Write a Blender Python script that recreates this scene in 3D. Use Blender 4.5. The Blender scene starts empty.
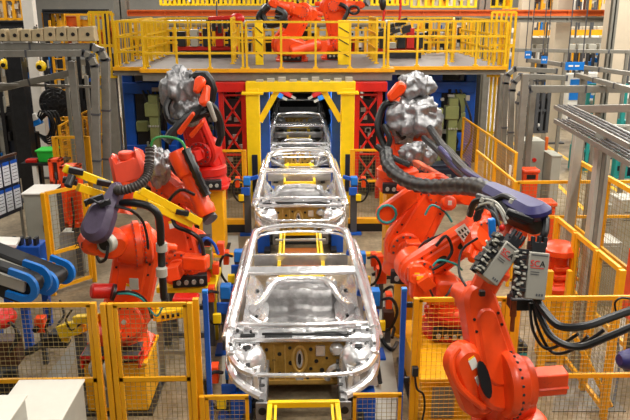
import bpy, bmesh, math, random
from mathutils import Vector as V, Matrix
random.seed(7)
SC = bpy.context.scene
COL = SC.collection
R = math.radians
# ------------------------------------------------------------------ camera
CAM = V((-0.05, 0.0, 4.8)); FPX = 702.0
cd = bpy.data.cameras.new('camera'); cam = bpy.data.objects.new('camera', cd); COL.objects.link(cam)
cd.sensor_width = 36.0; cd.lens = 36.0 * FPX / 630; cd.clip_end = 300
cam.location = CAM; cam.rotation_euler = (R(90 - 16.3), 0, R(-1.47))
SC.camera = cam
CM = cam.rotation_euler.to_matrix()
def ray(px, py): return CM @ V(((px - 315) / FPX, (210 - py) / FPX, -1.0))
def at(px, py, Y):
    d = ray(px, py); return CAM + d * ((Y - CAM.y) / d.y)
def on(px, py, z=0.0):
    d = ray(px, py); return CAM + d * ((z - CAM.z) / d.z)
def px_x(px, Y, z=1.0):
    """world X of pixel column px at depth Y, height z"""
    M = CM.transposed(); v0 = M @ V((0, Y - CAM.y, z - CAM.z)); v1 = M @ V((1, 0, 0)); k = (px - 315) / FPX
    return CAM.x - (v0.x + k*v0.z) / (v1.x + k*v1.z)
# ------------------------------------------------------------------ materials
def lin(h):
    h = h.lstrip('#'); o = []
    for i in (0, 2, 4):
        c = int(h[i:i+2], 16) / 255
        o.append(c / 12.92 if c <= .04045 else ((c + .055) / 1.055) ** 2.4)
    return (*o, 1)
_M = {}
def mat(name, hexc, rough=.5, metal=0.0, var=.18, scale=6.0, bump=0.0, bscale=30.0, emit=0.0, coat=0.0, alpha=1.0):
    if name in _M: return _M[name]
    m = bpy.data.materials.new(name); m.use_nodes = True; nt = m.node_tree; b = nt.nodes['Principled BSDF']
    c = lin(hexc)
    b.inputs['Roughness'].default_value = rough; b.inputs['Metallic'].default_value = metal
    b.inputs['Coat Weight'].default_value = coat; b.inputs['Coat Roughness'].default_value = .12
    b.inputs['Alpha'].default_value = alpha
    tc = nt.nodes.new('ShaderNodeTexCoord')
    if var:
        n = nt.nodes.new('ShaderNodeTexNoise'); n.inputs['Scale'].default_value = scale; n.inputs['Detail'].default_value = 6
        n.inputs['Roughness'].default_value = .65
        nt.links.new(tc.outputs['Object'], n.inputs['Vector'])
        r = nt.nodes.new('ShaderNodeValToRGB'); r.color_ramp.elements[0].position = .3; r.color_ramp.elements[1].position = .7
        r.color_ramp.elements[0].color = (c[0]*(1-var), c[1]*(1-var), c[2]*(1-var), 1)
        r.color_ramp.elements[1].color = (min(1, c[0]*(1+var*.6)), min(1, c[1]*(1+var*.6)), min(1, c[2]*(1+var*.6)), 1)
        nt.links.new(n.outputs['Fac'], r.inputs['Fac']); nt.links.new(r.outputs['Color'], b.inputs['Base Color'])
    else: b.inputs['Base Color'].default_value = c
    if bump:
        n2 = nt.nodes.new('ShaderNodeTexNoise'); n2.inputs['Scale'].default_value = bscale; n2.inputs['Detail'].default_value = 4
        nt.links.new(tc.outputs['Object'], n2.inputs['Vector'])
        bp = nt.nodes.new('ShaderNodeBump'); bp.inputs['Strength'].default_value = bump; bp.inputs['Distance'].default_value = .02
        nt.links.new(n2.outputs['Fac'], bp.inputs['Height']); nt.links.new(bp.outputs['Normal'], b.inputs['Normal'])
    if emit:
        b.inputs['Emission Color'].default_value = c; b.inputs['Emission Strength'].default_value = emit
    _M[name] = m; return m
def scuff(m, amt=.5):
    nt = m.node_tree; b = nt.nodes['Principled BSDF']; src = b.inputs['Base Color'].links[0].from_socket
    tc = nt.nodes.new('ShaderNodeTexCoord'); n = nt.nodes.new('ShaderNodeTexNoise'); n.inputs['Scale'].default_value = 5.5; n.inputs['Detail'].default_value = 9; n.inputs['Roughness'].default_value = .75
    r = nt.nodes.new('ShaderNodeValToRGB'); r.color_ramp.elements[0].position = .60; r.color_ramp.elements[0].color = (0,0,0,1); r.color_ramp.elements[1].position = .72; r.color_ramp.elements[1].color = (amt,amt,amt,1)
    mx = nt.nodes.new('ShaderNodeMix'); mx.data_type = 'RGBA'; mx.inputs['B'].default_value = (.06,.015,.008,1)
    nt.links.new(tc.outputs['Object'], n.inputs['Vector']); nt.links.new(n.outputs['Fac'], r.inputs['Fac']); nt.links.new(r.outputs['Color'], mx.inputs['Factor'])
    nt.links.new(src, mx.inputs['A']); nt.links.new(mx.outputs['Result'], b.inputs['Base Color']); return m
ORANGE = mat('robot_orange_paint', 'F04A12', .36, 0, .14, 3, coat=.08)
RED = mat('red_paint', 'C81A0E', .4, 0, .14, 4)
scuff(ORANGE, .55); scuff(RED, .5)
SALMON = mat('salmon_cover', 'D96A48', .55, 0, .12, 8)
YELLOW = mat('yellow_paint', 'F7CE05', .42, 0, .10, 4)
GOLD = mat('fence_yellow_paint', 'EBA60A', .45, 0, .10, 5)
PED = mat('pedestal_yellow_paint', 'F2AC02', .45, 0, .10, 3)
BEAMOR = mat('beam_orange_paint', 'D9631A', .5, 0, .15, 3)
BLUE = mat('blue_paint', '0A52B8', .4, 0, .15, 4)
SKY = mat('bright_blue_paint', '1478D2', .4, 0, .1, 4)
NAVY = mat('navy_cover', '26215A', .45, 0, .2, 6)
PURP = mat('purple_grey_cover', '4D4058', .5, 0, .25, 10)
OLIVE = mat('olive_green_paint', '7E8450', .5, 0, .15, 5)
TEAL = mat('teal_paint', '1F8F8C', .5, 0, .15, 5)
GREEN = mat('green_plastic', '28C840', .45, 0, .1, 5)
BLACK = mat('black_rubber', '0E0E10', .42, 0, .3, 12)
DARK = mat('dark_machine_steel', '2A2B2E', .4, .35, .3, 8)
DKBLUE = mat('dark_blue_steel', '1B2436', .4, .2, .3, 5)
BROWN = mat('brown_steel', '4A2C1C', .5, .2, .3, 8)
STEEL = mat('galvanised_grey', '8B887F', .42, .35, .16, 6)
LSTEEL = mat('light_grey_paint', 'ADABA0', .45, .1, .10, 4)
DSTEEL = mat('dark_grey_paint', '55565A', .45, .25, .15, 5)
BODY = mat('bare_body_steel', 'ECEDEE', .23, .72, .14, 7, bump=.45, bscale=11)
BODYD = mat('grey_floor_pan_steel', '8F8E8E', .36, .55, .30, 9, bump=.35, bscale=12)
RUST = mat('brown_sealer', '8A5A3C', .5, .3, .25, 14)
TAN = mat('golden_damping_panel', 'B08A3E', .42, .35, .35, 9, bump=.2, bscale=25)
FOIL = mat('silver_foil', '98989A', .40, .75, .35, 9, bump=.5, bscale=18)
WHITE = mat('white_paint', 'E9E7E0', .5, 0, .06, 3)
CREAM = mat('cream_column_paint', 'C6B8A2', .6, 0, .08, 2)
TANBOX = mat('tan_plastic', 'B5A27E', .6, 0, .2, 5)
CABG = mat('cabinet_grey', 'A6A69A', .5, 0, .08, 4)
STICK = mat('white_sticker', 'F0EEE6', .5, 0, 0)
STICKY = mat('yellow_sticker', 'FFD21E', .5, 0, 0)
INKR = mat('red_ink', 'D01818', .5, 0, 0)
INKK = mat('black_ink', '151515', .5, 0, 0)
WIRE = mat('mesh_wire', '8C7A48', .5, .2, 0)
WIREY = mat('mesh_wire_yellow', 'D2941A', .5, .1, 0)
COPPER = mat('copper_brown', '8C4424', .4, .5, .2, 20)
RAILY = mat('railing_yellow_paint', 'E2B408', .45, 0, .12, 4)
DECK = mat('deck_plate_grey', '6C6664', .6, .1, .15, 4)
PAPER = mat('paper_sheet', 'DADFE6', .6, 0, .3, 30)
# ------------------------------------------------------------------ mesh builder
WM = {}
EACH = {'hose', 'cable', 'black_hose', 'green_cable', 'fitting', 'valve', 'valve_block', 'bracket', 'pressed_boss', 'floor_crossmember', 'clamp_block', 'clamp_arm', 'sensor_box', 'block', 'red_hose',
        'plug', 'cable_loop', 'hose_clamp', 'hanger', 'wrist_motor', 'tool_arm', 'steel_fitting', 'roller_end', 'knob', 'carrier', 'hose_pack', 'hose_coil', 'tray', 'equipment_core', 'wrist_fittings'}
class B:
    def __init__(s): s.bm = bmesh.new()
    def quadbox(s, P):      # 8 points: bottom 4 ccw, top 4 ccw
        v = [s.bm.verts.new(p) for p in P]
        for f in ((3,2,1,0),(4,5,6,7),(0,1,5,4),(1,2,6,5),(2,3,7,6),(3,0,4,7)): s.bm.faces.new([v[i] for i in f])
        return s
    def box(s, x0, x1, y0, y1, z0, z1):
        return s.quadbox([(x0,y0,z0),(x1,y0,z0),(x1,y1,z0),(x0,y1,z0),(x0,y0,z1),(x1,y0,z1),(x1,y1,z1),(x0,y1,z1)])
    def obox(s, c, u, v, w, a, b, d):   # oriented box, full sizes a,b,d along u,v,w
        c = V(c); u = V(u)*a/2; v = V(v)*b/2; w = V(w)*d/2
        return s.quadbox([c-u-v-w, c+u-v-w, c+u+v-w, c-u+v-w, c-u-v+w, c+u-v+w, c+u+v+w, c-u+v+w])
    def bar(s, p, q, w, h=None, up=(0,0,1)):
        p = V(p); q = V(q); d = q - p; L = d.length
        if L < 1e-6: return s
        d /= L; h = w if h is None else h
        up = V(up)
        if abs(d.dot(up)) > .98: up = V((0,1,0)) if abs(d.y) < .9 else V((1,0,0))
        x = d.cross(up).normalized(); z = x.cross(d)
        return s.obox((p+q)/2, d, x, z, L, w, h)
    def path(s, pts, w, h=None):
        for a, b in zip(pts, pts[1:]): s.bar(a, b, w, h)
        return s
    def cyl(s, p, q, r, r2=None, n=16, ch=0.0):
        p = V(p); q = V(q); d = (q-p); L = d.length; d.normalize(); r2 = r if r2 is None else r2
        if ch:
            prof = [(0, r-ch), (ch, r), (L-ch, r2), (L, r2-ch)]
        else: prof = [(0, r), (L, r2)]
        return s.lathe(p, d, prof, n)
    def lathe(s, o, d, prof, n=20):
        o = V(o); d = V(d).normalized()
        a = V((0,0,1)) if abs(d.z) < .9 else V((1,0,0))
        x = d.cross(a).normalized(); y = d.cross(x)
        rings = []
        for t, r in prof:
            rings.append([s.bm.verts.new(o + d*t + (x*math.cos(2*math.pi*i/n) + y*math.sin(2*math.pi*i/n))*max(r, 1e-4)) for i in range(n)])
        for A, C in zip(rings, rings[1:]):
            for i in range(n): s.bm.faces.new((A[i], A[(i+1)%n], C[(i+1)%n], C[i]))
        s.bm.faces.new(rings[0][::-1]); s.bm.faces.new(rings[-1])
        return s
    def tube(s, pts, r, n=8, sub=4, closed=False, rings=None):
        pts = [V(p) for p in pts]
        P = []
        m = len(pts)
        if sub > 1 and m > 2:
            rng = m if closed else m-1
            for i in range(rng):
                p0 = pts[(i-1)%m] if (closed or i > 0) else pts[0]; p1 = pts[i]; p2 = pts[(i+1)%m]
                p3 = pts[(i+2)%m] if (closed or i+2 < m) else pts[-1]
                for k in range(sub):
                    t = k/sub
                    P.append(.5*((2*p1)+(p2-p0)*t+(2*p0-5*p1+4*p2-p3)*t*t+(3*p1-p0-3*p2+p3)*t**3))
            if not closed: P.append(pts[-1])
        else: P = pts
        N = len(P); prev = None; loops = []
        for i in range(N):
            a = P[(i-1)%N] if (closed or i) else P[0]; b = P[(i+1)%N] if (closed or i < N-1) else P[-1]
            d = (b-a).normalized()
            if prev is None:
                up = V((0,0,1)) if abs(d.z) < .9 else V((1,0,0)); x = d.cross(up).normalized()
            else:
                x = prev - d*prev.dot(d)
                x = x.normalized() if x.length > 1e-5 else d.orthogonal().normalized()
            prev = x; y = d.cross(x)
            rr = r*(1.0 if not rings else (1.22 if i % rings == 0 else 1.0))
            loops.append([s.bm.verts.new(P[i] + (x*math.cos(2*math.pi*k/n)+y*math.sin(2*math.pi*k/n))*rr) for k in range(n)])
        for i in range(N if closed else N-1):
            A = loops[i]; C = loops[(i+1)%N]
            for k in range(n): s.bm.faces.new((A[k], A[(k+1)%n], C[(k+1)%n], C[k]))
        if not closed: s.bm.faces.new(loops[0][::-1]); s.bm.faces.new(loops[-1])
        return s
    def slab(s, out, o, ux, uy, t, ch=.02):
        """out: 2D ccw outline; extruded +-t/2 along ux x uy with chamfered rim"""
        o = V(o); ux = V(ux).normalized(); uy = V(uy); uy = (uy-ux*uy.dot(ux)).normalized(); w = ux.cross(uy)
        n = len(out); O = [V(p) for p in out]
        ar = sum(O[i].x*O[(i+1)%n].y - O[(i+1)%n].x*O[i].y for i in range(n))
        if ar < 0: O.reverse()
        ins = []
        for i in range(n):
            a = O[i-1]; b = O[i]; c = O[(i+1)%n]
            d1 = (b-a).normalized(); d2 = (c-b).normalized(); nn = V((-d1.y-d2.y, d1.x+d2.x))
            nn = nn.normalized() if nn.length > 1e-6 else V((-d1.y, d1.x))
            ins.append(b + nn*ch)
        def ring(pp, z): return [s.bm.verts.new(o + ux*p.x + uy*p.y + w*z) for p in pp]
        if ch > 0: rs = [ring(ins, -t/2), ring(O, -t/2+ch), ring(O, t/2-ch), ring(ins, t/2)]
        else: rs = [ring(O, -t/2), ring(O, t/2)]
        for A, C in zip(rs, rs[1:]):
            for i in range(n): s.bm.faces.new((A[i], A[(i+1)%n], C[(i+1)%n], C[i]))
        s.bm.faces.new(rs[0][::-1]); s.bm.faces.new(rs[-1]); return s
    def link(s, A, rA, Bp, rB, ax, t, ch=.03, n=10):
        """tapered stadium slab from A to Bp, flat faces normal to ax"""
        A = V(A); Bp = V(Bp); ax = V(ax); d = Bp-A; L = d.length; ux = d/L
        ax = (ax-ux*ax.dot(ux)).normalized(); uy = ax.cross(ux)
        k = max(-.95, min(.95, (rA-rB)/L)); th = math.acos(k)
        out = []
        for i in range(n+1):
            a = -th + 2*th*i/n; out.append((L+rB*math.cos(a), rB*math.sin(a)))
        for i in range(n+1):
            a = th + (2*math.pi-2*th)*i/n; out.append((rA*math.cos(a), rA*math.sin(a)))
        return s.slab(out, A, ux, uy, t, ch)
    def grid(s, f, nu, nv):      # f(u,v) -> point, open sheet
        vs = [[s.bm.verts.new(f(i/nu, j/nv)) for j in range(nv+1)] for i in range(nu+1)]
        for i in range(nu):
            for j in range(nv): s.bm.faces.new((vs[i][j], vs[i+1][j], vs[i+1][j+1], vs[i][j+1]))
        return s
    def blob(s, c, r, u=(1,0,0), v=(0,1,0), w=(0,0,1), n=14, m=9, jag=0.0, seed=1):
        rnd = random.Random(seed); c = V(c); u, v, w = V(u), V(v), V(w)
        top = None; rows = []
        for j in range(1, m):
            th = math.pi*j/m; row = []
            for i in range(n):
                ph = 2*math.pi*i/n; k = 1 + jag*(rnd.random()-.5)
                row.append(s.bm.verts.new(c + (u*math.sin(th)*math.cos(ph)*r[0] + v*math.sin(th)*math.sin(ph)*r[1] + w*math.cos(th)*r[2])*k))
            rows.append(row)
        t = s.bm.verts.new(c + w*r[2]); b = s.bm.verts.new(c - w*r[2])
        for i in range(n):
            s.bm.faces.new((t, rows[0][i], rows[0][(i+1)%n])); s.bm.faces.new((b, rows[-1][(i+1)%n], rows[-1][i]))
            for A, C in zip(rows, rows[1:]): s.bm.faces.new((A[i], C[i], C[(i+1)%n], A[(i+1)%n]))
        return s
    def mesh(s, p, u, v, lu, lv, cell, t=.004):
        """wire grid in the rectangle p + [0,lu]u + [0,lv]v"""
        p = V(p); u = V(u).normalized(); v = V(v).normalized()
        nu = max(1, round(lu/cell)); nv = max(1, round(lv/cell)); w = u.cross(v)
        def wire(a, b, side):
            q = [a+side*t/2, b+side*t/2, b-side*t/2, a-side*t/2]
            x = [a+w*t/2, b+w*t/2]
            v1 = [s.bm.verts.new(k) for k in (a+side*t/2, a-side*t/2, a+w*t*.8)]; v2 = [s.bm.verts.new(k) for k in (b+side*t/2, b-side*t/2, b+w*t*.8)]
            for i in range(3): s.bm.faces.new((v1[i], v1[(i+1)%3], v2[(i+1)%3], v2[i]))
        for i in range(1, nu): wire(p+u*lu*i/nu, p+u*lu*i/nu+v*lv, u)
        for j in range(1, nv): wire(p+v*lv*j/nv, p+v*lv*j/nv+u*lu, v)
        return s
    def islands(s):
        seen = set(); out = []
        for v in s.bm.verts:
            if v in seen: continue
            st = [v]; seen.add(v); isl = []
            while st:
                a = st.pop(); isl.append(a)
                for e in a.link_edges:
                    o = e.other_vert(a)
                    if o not in seen: seen.add(o); st.append(o)
            out.append(isl)
        return out
    def build(s, name, m, parent=None, bevel=0.0, sharp=38, smooth=True):
        bm = s.bm
        if parent and name in EACH:         # every piece of these is a part of its own
            bm.verts.ensure_lookup_table(); bm.verts.index_update()
            isl = s.islands()
            if len(isl) > 1:
                first = None
                for k in isl:
                    ks = set(k); q = B(); mp = {v: q.bm.verts.new(v.co) for v in k}
                    for f in bm.faces:
                        if f.verts[0] in ks: q.bm.faces.new([mp[v] for v in f.verts])
                    o = q.build(name, m, parent, bevel, sharp, smooth); first = first or o
                bm.free(); return first
        root = parent
        M4 = WM.get(parent.name, Matrix()) if parent else Matrix()
        bmesh.ops.recalc_face_normals(bm, faces=bm.faces)
        if parent: bm.transform(M4.inverted())
        me = bpy.data.meshes.new(name)
        if smooth:
            for f in bm.faces: f.smooth = True
            lim = R(sharp)
            for e in bm.edges:
                if len(e.link_faces) == 2 and e.calc_face_angle(0) > lim: e.smooth = False
        bm.to_mesh(me); bm.free()
        me.materials.append(m)
        o = bpy.data.objects.new(name, me); COL.objects.link(o)
        if parent: o.parent = parent
        WM[o.name] = M4
        if bevel:
            md = o.modifiers.new('bevel', 'BEVEL'); md.width = bevel; md.segments = 2; md.limit_method = 'ANGLE'; md.angle_limit = R(40)
        return o
def tag(o, label, cat, group=None, kind=None):
    o['label'] = label; o['category'] = cat
    if group: o['group'] = group
    o['kind'] = kind or 'thing'
    return o
def thing(name, label, cat, loc=(0,0,0), rz=0.0, group=None):
    o = bpy.data.objects.new(name, None); COL.objects.link(o)
    o.location = loc; o.rotation_euler = (0,0,rz); o.empty_display_size = .1
    WM[o.name] = Matrix.Translation(V(loc)) @ Matrix.Rotation(rz, 4, 'Z')
    return tag(o, label, cat, group)
def struct(name, b, m, **k):
    o = b.build(name, m, **k); o['kind'] = 'structure'; return o
def dup(root, loc, rz=0.0, label=None, group=None):
    r = root.copy(); COL.objects.link(r); r.location = loc; r.rotation_euler = (0,0,rz)
    if label: r['label'] = label
    if group: r['group'] = group
    for ch in list(root.children):
        c = ch.copy(); COL.objects.link(c); c.parent = r
        for g in list(ch.children):
            d = g.copy(); COL.objects.link(d); d.parent = c
    return r
def text(body, size, o, ux, uy, m, name, parent, depth=.002):
    """lettering as a mesh, lower-left corner at o, running along ux, up along uy"""
    cu = bpy.data.curves.new('lettering', 'FONT'); cu.body = body; cu.size = size; cu.extrude = depth; cu.resolution_u = 3
    ob = bpy.data.objects.new('lettering', cu); COL.objects.link(ob)
    dg = bpy.context.evaluated_depsgraph_get(); me = bpy.data.meshes.new_from_object(ob.evaluated_get(dg))
    bpy.data.objects.remove(ob)
    ux = V(ux).normalized(); uy = V(uy); uy = (uy-ux*uy.dot(ux)).normalized(); w = ux.cross(uy)
    b = B(); b.bm.from_mesh(me); bpy.data.meshes.remove(me)
    T = Matrix(((ux.x,uy.x,w.x,o[0]),(ux.y,uy.y,w.y,o[1]),(ux.z,uy.z,w.z,o[2]),(0,0,0,1)))
    b.bm.transform(T)
    return b.build(name, m, parent, smooth=False)
def mix(a, b, t): return V(a)*(1-t) + V(b)*t
# ------------------------------------------------------------------ hall shell and light
def floor_mat():
    m = bpy.data.materials.new('factory_floor'); m.use_nodes = True; nt = m.node_tree; b = nt.nodes['Principled BSDF']
    tc = nt.nodes.new('ShaderNodeTexCoord')
    n = nt.nodes.new('ShaderNodeTexNoise'); n.inputs['Scale'].default_value = 1.3; n.inputs['Detail'].default_value = 9; n.inputs['Roughness'].default_value = .7
    n2 = nt.nodes.new('ShaderNodeTexNoise'); n2.inputs['Scale'].default_value = 14; n2.inputs['Detail'].default_value = 5
    r = nt.nodes.new('ShaderNodeValToRGB'); e = r.color_ramp.elements
    e[0].position = .32; e[0].color = lin('62543F'); e[1].position = .68; e[1].color = lin('A8977B')
    mx = nt.nodes.new('ShaderNodeMix'); mx.data_type = 'RGBA'; mx.blend_type = 'MULTIPLY'; mx.inputs['Factor'].default_value = .45
    r2 = nt.nodes.new('ShaderNodeValToRGB'); r2.color_ramp.elements[0].position = .35; r2.color_ramp.elements[0].color = (.35,.33,.3,1); r2.color_ramp.elements[1].position = .6
    nt.links.new(tc.outputs['Object'], n.inputs['Vector']); nt.links.new(tc.outputs['Object'], n2.inputs['Vector'])
    nt.links.new(n.outputs['Fac'], r.inputs['Fac']); nt.links.new(n2.outputs['Fac'], r2.inputs['Fac'])
    nt.links.new(r.outputs['Color'], mx.inputs['A']); nt.links.new(r2.outputs['Color'], mx.inputs['B'])
    nt.links.new(mx.outputs['Result'], b.inputs['Base Color'])
    b.inputs['Roughness'].default_value = .42
    return m
struct('floor', B().box(-26, 30, -6, 70, -.2, 0), floor_mat(), smooth=False)
WALLM = mat('hall_wall', 'B9B8B2', .7, 0, .12, .6)
struct('wall_back', B().box(-26, 30, 66, 66.4, 0, 13), WALLM)
struct('wall_left', B().box(-26.3, -26, -6, 66.4, 0, 13), WALLM)
struct('wall_right', B().box(30, 30.3, -6, 66.4, 0, 13), WALLM)
w = bpy.data.worlds.new('hall_air'); SC.world = w; w.use_nodes = True
bg = w.node_tree.nodes['Background']; bg.inputs[0].default_value = (1.0, .97, .92, 1); bg.inputs[1].default_value = .085
def lamp(x, y, z, sx, sy, e, col=(1, .95, .87)):
    l = bpy.data.lights.new('hall_and_fill_lamp', 'AREA'); l.shape = 'RECTANGLE'; l.size = sx; l.size_y = sy; l.energy = e; l.color = col
    o = bpy.data.objects.new('hall_and_fill_lamp', l); COL.objects.link(o); o.location = (x, y, z); return o
for y in (1.0, 6.0, 11.0, 16.0):
    k = .62 if y > 15 else 1.0
    lamp(-4.4, y, 8.4, .35, 2.0, 70*k); lamp(1.6, y, 8.4, .35, 2.4, 215*k); lamp(5.6, y, 8.4, .35, 2.4, 170*k)
for y in (24, 32, 42, 54):
    for x, e in ((-14, 420), (-5, 330), (5, 470), (15, 800)): lamp(x, y, 9.0, 1.2, 3.5, e)
lamp(-12, 12, 9, 1, 3, 200); lamp(11, 11, 9, 1, 3, 420); lamp(11, 18, 9, 1, 3, 800); lamp(-11, 19, 9, 1, 3, 300)
lamp(0, 18.4, 2.92, 1.6, .25, 95); lamp(0, 23.5, 2.85, 1.2, .25, 10)  # unseen fill lamps added below the deck to brighten bodies past the portal
SC.view_settings.view_transform = 'Standard'; SC.view_settings.look = 'None'; SC.view_settings.gamma = 1
SC.view_settings.exposure = 0.45; SC.view_settings.use_curve_mapping = False
try: SC.cycles.use_denoising = True; SC.cycles.max_bounces = 6
except Exception: pass
# ------------------------------------------------------------------ bare car bodies on the line
def make_body(loc, label):
    t = thing('car_body_shell', label, 'car body', loc, 0, 'bare car bodies on the assembly line')
    Y0 = loc[1] - 7.0
    def P(x, y, z): return V((x, y+Y0, z))
    for s in (-1, 1):
        b = B()
        b.bar(P(s*.46, 6.92, .44), P(s*.46, 8.05, .47), .085, .15)
        b.bar(P(s*.46, 6.90, .44), P(s*.46, 6.93, .44), .15, .22)
        o = b.build('front_rail', BODYD, t, bevel=.01)
        h = B()
        for k in range(6): h.cyl(P(s*.46-.02, 7.0+.16*k, .517+.004*k), P(s*.46-.02, 7.0+.16*k, .521+.0045*k), .026 if k % 2 else .034, n=10)
        h.cyl(P(s*.46, 6.885, .45), P(s*.46, 6.897, .45), .045, n=12)
        h.build('rail_hole', INKK, o)
        # fender rail and strut tower
        b = B()
        b.tube([P(s*.88, 8.12, .93), P(s*.9, 7.85, .88), P(s*.86, 7.55, .82), P(s*.74, 7.33, .76), P(s*.57, 7.24, .72)], .05, n=8)
        b.tube([P(s*.86, 7.9, .80), P(s*.88, 7.6, .68), P(s*.78, 7.33, .60), P(s*.6, 7.2, .52), P(s*.48, 7.12, .50)], .055, n=8)
        b.quadbox([P(s*.9, 7.5, .62), P(s*.92, 8.1, .62), P(s*.89, 8.1, .62), P(s*.87, 7.5, .62), P(s*.9, 7.5, .84), P(s*.92, 8.1, .92), P(s*.89, 8.1, .92), P(s*.87, 7.5, .84)])
        b.build('fender_rail', BODY, t)
        b = B()
        b.lathe(P(s*.68, 7.72, .45), (0,0,1), [(0,.25), (.24,.23), (.33,.19), (.37,.13), (.37,.07), (.35,.065)], 22)
        b.quadbox([P(s*.5,7.45,.42), P(s*.9,7.45,.42), P(s*.9,8.03,.42), P(s*.5,8.03,.42), P(s*.52,7.5,.66), P(s*.87,7.5,.66), P(s*.88,8.03,.72), P(s*.52,8.03,.72)])
        o = b.build('strut_tower', BODY, t, bevel=.012)
        h = B()
        for k in range(3):
            a = 2.1*k+.5; h.cyl(P(s*.68+.1*math.cos(a), 7.72+.1*math.sin(a), .81), P(s*.68+.1*math.cos(a), 7.72+.1*math.sin(a), .83), .017, n=8)
        h.cyl(P(s*.68, 7.72, .795), P(s*.68, 7.72, .822), .05, n=14)
        h.build('mounting_hole', INKK, o)
        b = B()
        for (x, y, z, a, c, d) in ((.80,8.0,.90,.14,.07,.06),(.70,8.02,.93,.07,.05,.05),(.60,7.98,.88,.10,.06,.05),(.86,7.72,.90,.05,.16,.05),(.84,7.50,.85,.07,.08,.07),(.72,7.36,.74,.10,.05,.12),(.62,7.28,.62,.07,.05,.16),(.53,7.5,.60,.04,.3,.10),(.55,7.9,.7,.05,.1,.18)):
            b.obox(P(s*x, y, z), (1,.1*s,0), (-.1*s,1,.1), (0,-.1,1), a, c, d)
        b.build('bracket', BODY, t, bevel=.008)
        b = B()
        for (x, y, z, r) in ((.80,7.93,.945,.022),(.64,7.95,.92,.018),(.86,7.62,.915,.016),(.76,7.4,.81,.018),(.70,7.33,.77,.014),(.58,7.42,.655,.02)):
            b.cyl(P(s*x, y-.02, z-.01), P(s*x, y-.03, z+.012), r, n=9)
        b.obox(P(s*.70, 7.46, .69), (1,0,0), (0,1,.3), (0,-.3,1), .14, .10, .03); b.obox(P(s*.79, 7.60, .665), (1,0,0), (0,1,0), (0,0,1), .07, .2, .03)
        b.build('bracket_gap', INKK, t)
        # side frame: pillars, roof rail, sill, quarter panel
        b = B()
        b.tube([P(s*.885, 7.98, .93), P(s*.84, 8.35, 1.10), P(s*.775, 8.8, 1.29), P(s*.74, 9.15, 1.375), P(s*.725, 9.8, 1.42), P(s*.71, 10.4, 1.40), P(s*.73, 10.8, 1.26), P(s*.8, 11.15, .98), P(s*.82, 11.3, .75)], .055, n=8, sub=5)
        b.tube([P(s*.965, 7.95, .82), P(s*.93, 8.4, .98), P(s*.88, 8.85, 1.16), P(s*.85, 9.2, 1.24), P(s*.835, 9.8, 1.285), P(s*.82, 10.4, 1.25), P(s*.84, 10.9, 1.05)], .044, n=7, sub=5)
        b.bar(P(s*.87, 8.02, .30), P(s*.89, 8.06, .95), .14, .10, up=(0,1,0))
        b.build('pillar_rail', BODY, t)
        b = B()
        pts = [(s*.90, 8.08, .93), (s*.868, 8.4, 1.075), (s*.81, 8.85, 1.262), (s*.778, 9.2, 1.345), (s*.763, 9.8, 1.385), (s*.75, 10.35, 1.365)]
        b.tube([P(*p) for p in pts], .030, n=6, sub=4)
        b.build('door_seal_flange', RUST, t)
        b = B()
        b.quadbox([P(s*.80, 8.0, .22), P(s*.93, 8.0, .22), P(s*.93, 10.5, .22), P(s*.80, 10.5, .22), P(s*.82, 8.0, .38), P(s*.91, 8.0, .38), P(s*.91, 10.5, .38), P(s*.82, 10.5, .38)])
        b.quadbox([P(s*.84, 9.42, .36), P(s*.92, 9.42, .36), P(s*.92, 9.68, .36), P(s*.84, 9.68, .36), P(s*.735, 9.52, 1.38), P(s*.80, 9.52, 1.36), P(s*.80, 9.62, 1.36), P(s*.735, 9.62, 1.38)])
        b.quadbox([P(s*.86, 10.3, .3), P(s*.93, 10.3, .3), P(s*.90, 11.32, .5), P(s*.84, 11.32, .5), P(s*.86, 10.45, .92), P(s*.92, 10.45, .9), P(s*.88, 11.3, .92), P(s*.83, 11.3, .94)])
        b.build('body_side', BODY, t, bevel=.015)
        # inner wheel house / side of the tub
        b = B()
        def f(u, v, s=s):
            y = 8.2+2.35*u; x = .50 + .30*v; z = .36 + .36*v**1.6 + .10*math.sin(u*9)*v*(1-v)*2 + (.14*max(0, math.sin((u-.45)*math.pi/.55)) * v*(1.1-v)*2.4 if u > .45 else 0)
            return P(s*x, y, z)
        b.grid(f, 26, 9)
        o = b.build('inner_side_panel', BODY, t, sharp=70)
        h = B()
        for (y, x, z, r) in ((8.7,.70,.54,.03),(9.2,.66,.53,.022),(9.9,.68,.62,.028)):
            h.cyl(P(s*x, y, z-.02), P(s*(x-.02), y, z+.025), r, n=10)
        h.build('panel_hole', INKK, o)
    # cross members
    b = B()
    b.tube([P(-.60, 7.24, .715), P(-.3, 7.2, .72), P(0, 7.19, .725), P(.3, 7.2, .72), P(.60, 7.24, .715)], .030, n=8)
    for s in (-1, 1): b.bar(P(s*.52, 7.2, .48), P(s*.55, 7.22, .72), .05, .06, up=(0,1,0))
    b.build('radiator_tie_bar', BODY, t, bevel=.008)
    b = B()
    b.tube([P(-.89, 8.12, .93), P(-.5, 8.04, .955), P(0, 8.0, .965), P(.5, 8.04, .955), P(.89, 8.12, .93)], .036, n=8)
    b.quadbox([P(-.86,7.86,.80), P(.86,7.86,.80), P(.86,8.06,.86), P(-.86,8.06,.86), P(-.86,7.86,.83), P(.86,7.86,.83), P(.86,8.06,.90), P(-.86,8.06,.90)])
    b.bar(P(-.84, 7.84, .85), P(.84, 7.84, .85), .03, .05)
    o = b.build('cowl', BODY, t, bevel=.008)
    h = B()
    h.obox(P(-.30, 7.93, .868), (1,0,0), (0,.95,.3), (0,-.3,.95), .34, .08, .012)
    h.obox(P(.38, 7.95, .874), (1,0,0), (0,.95,.3), (0,-.3,.95), .46, .05, .012)
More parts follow.
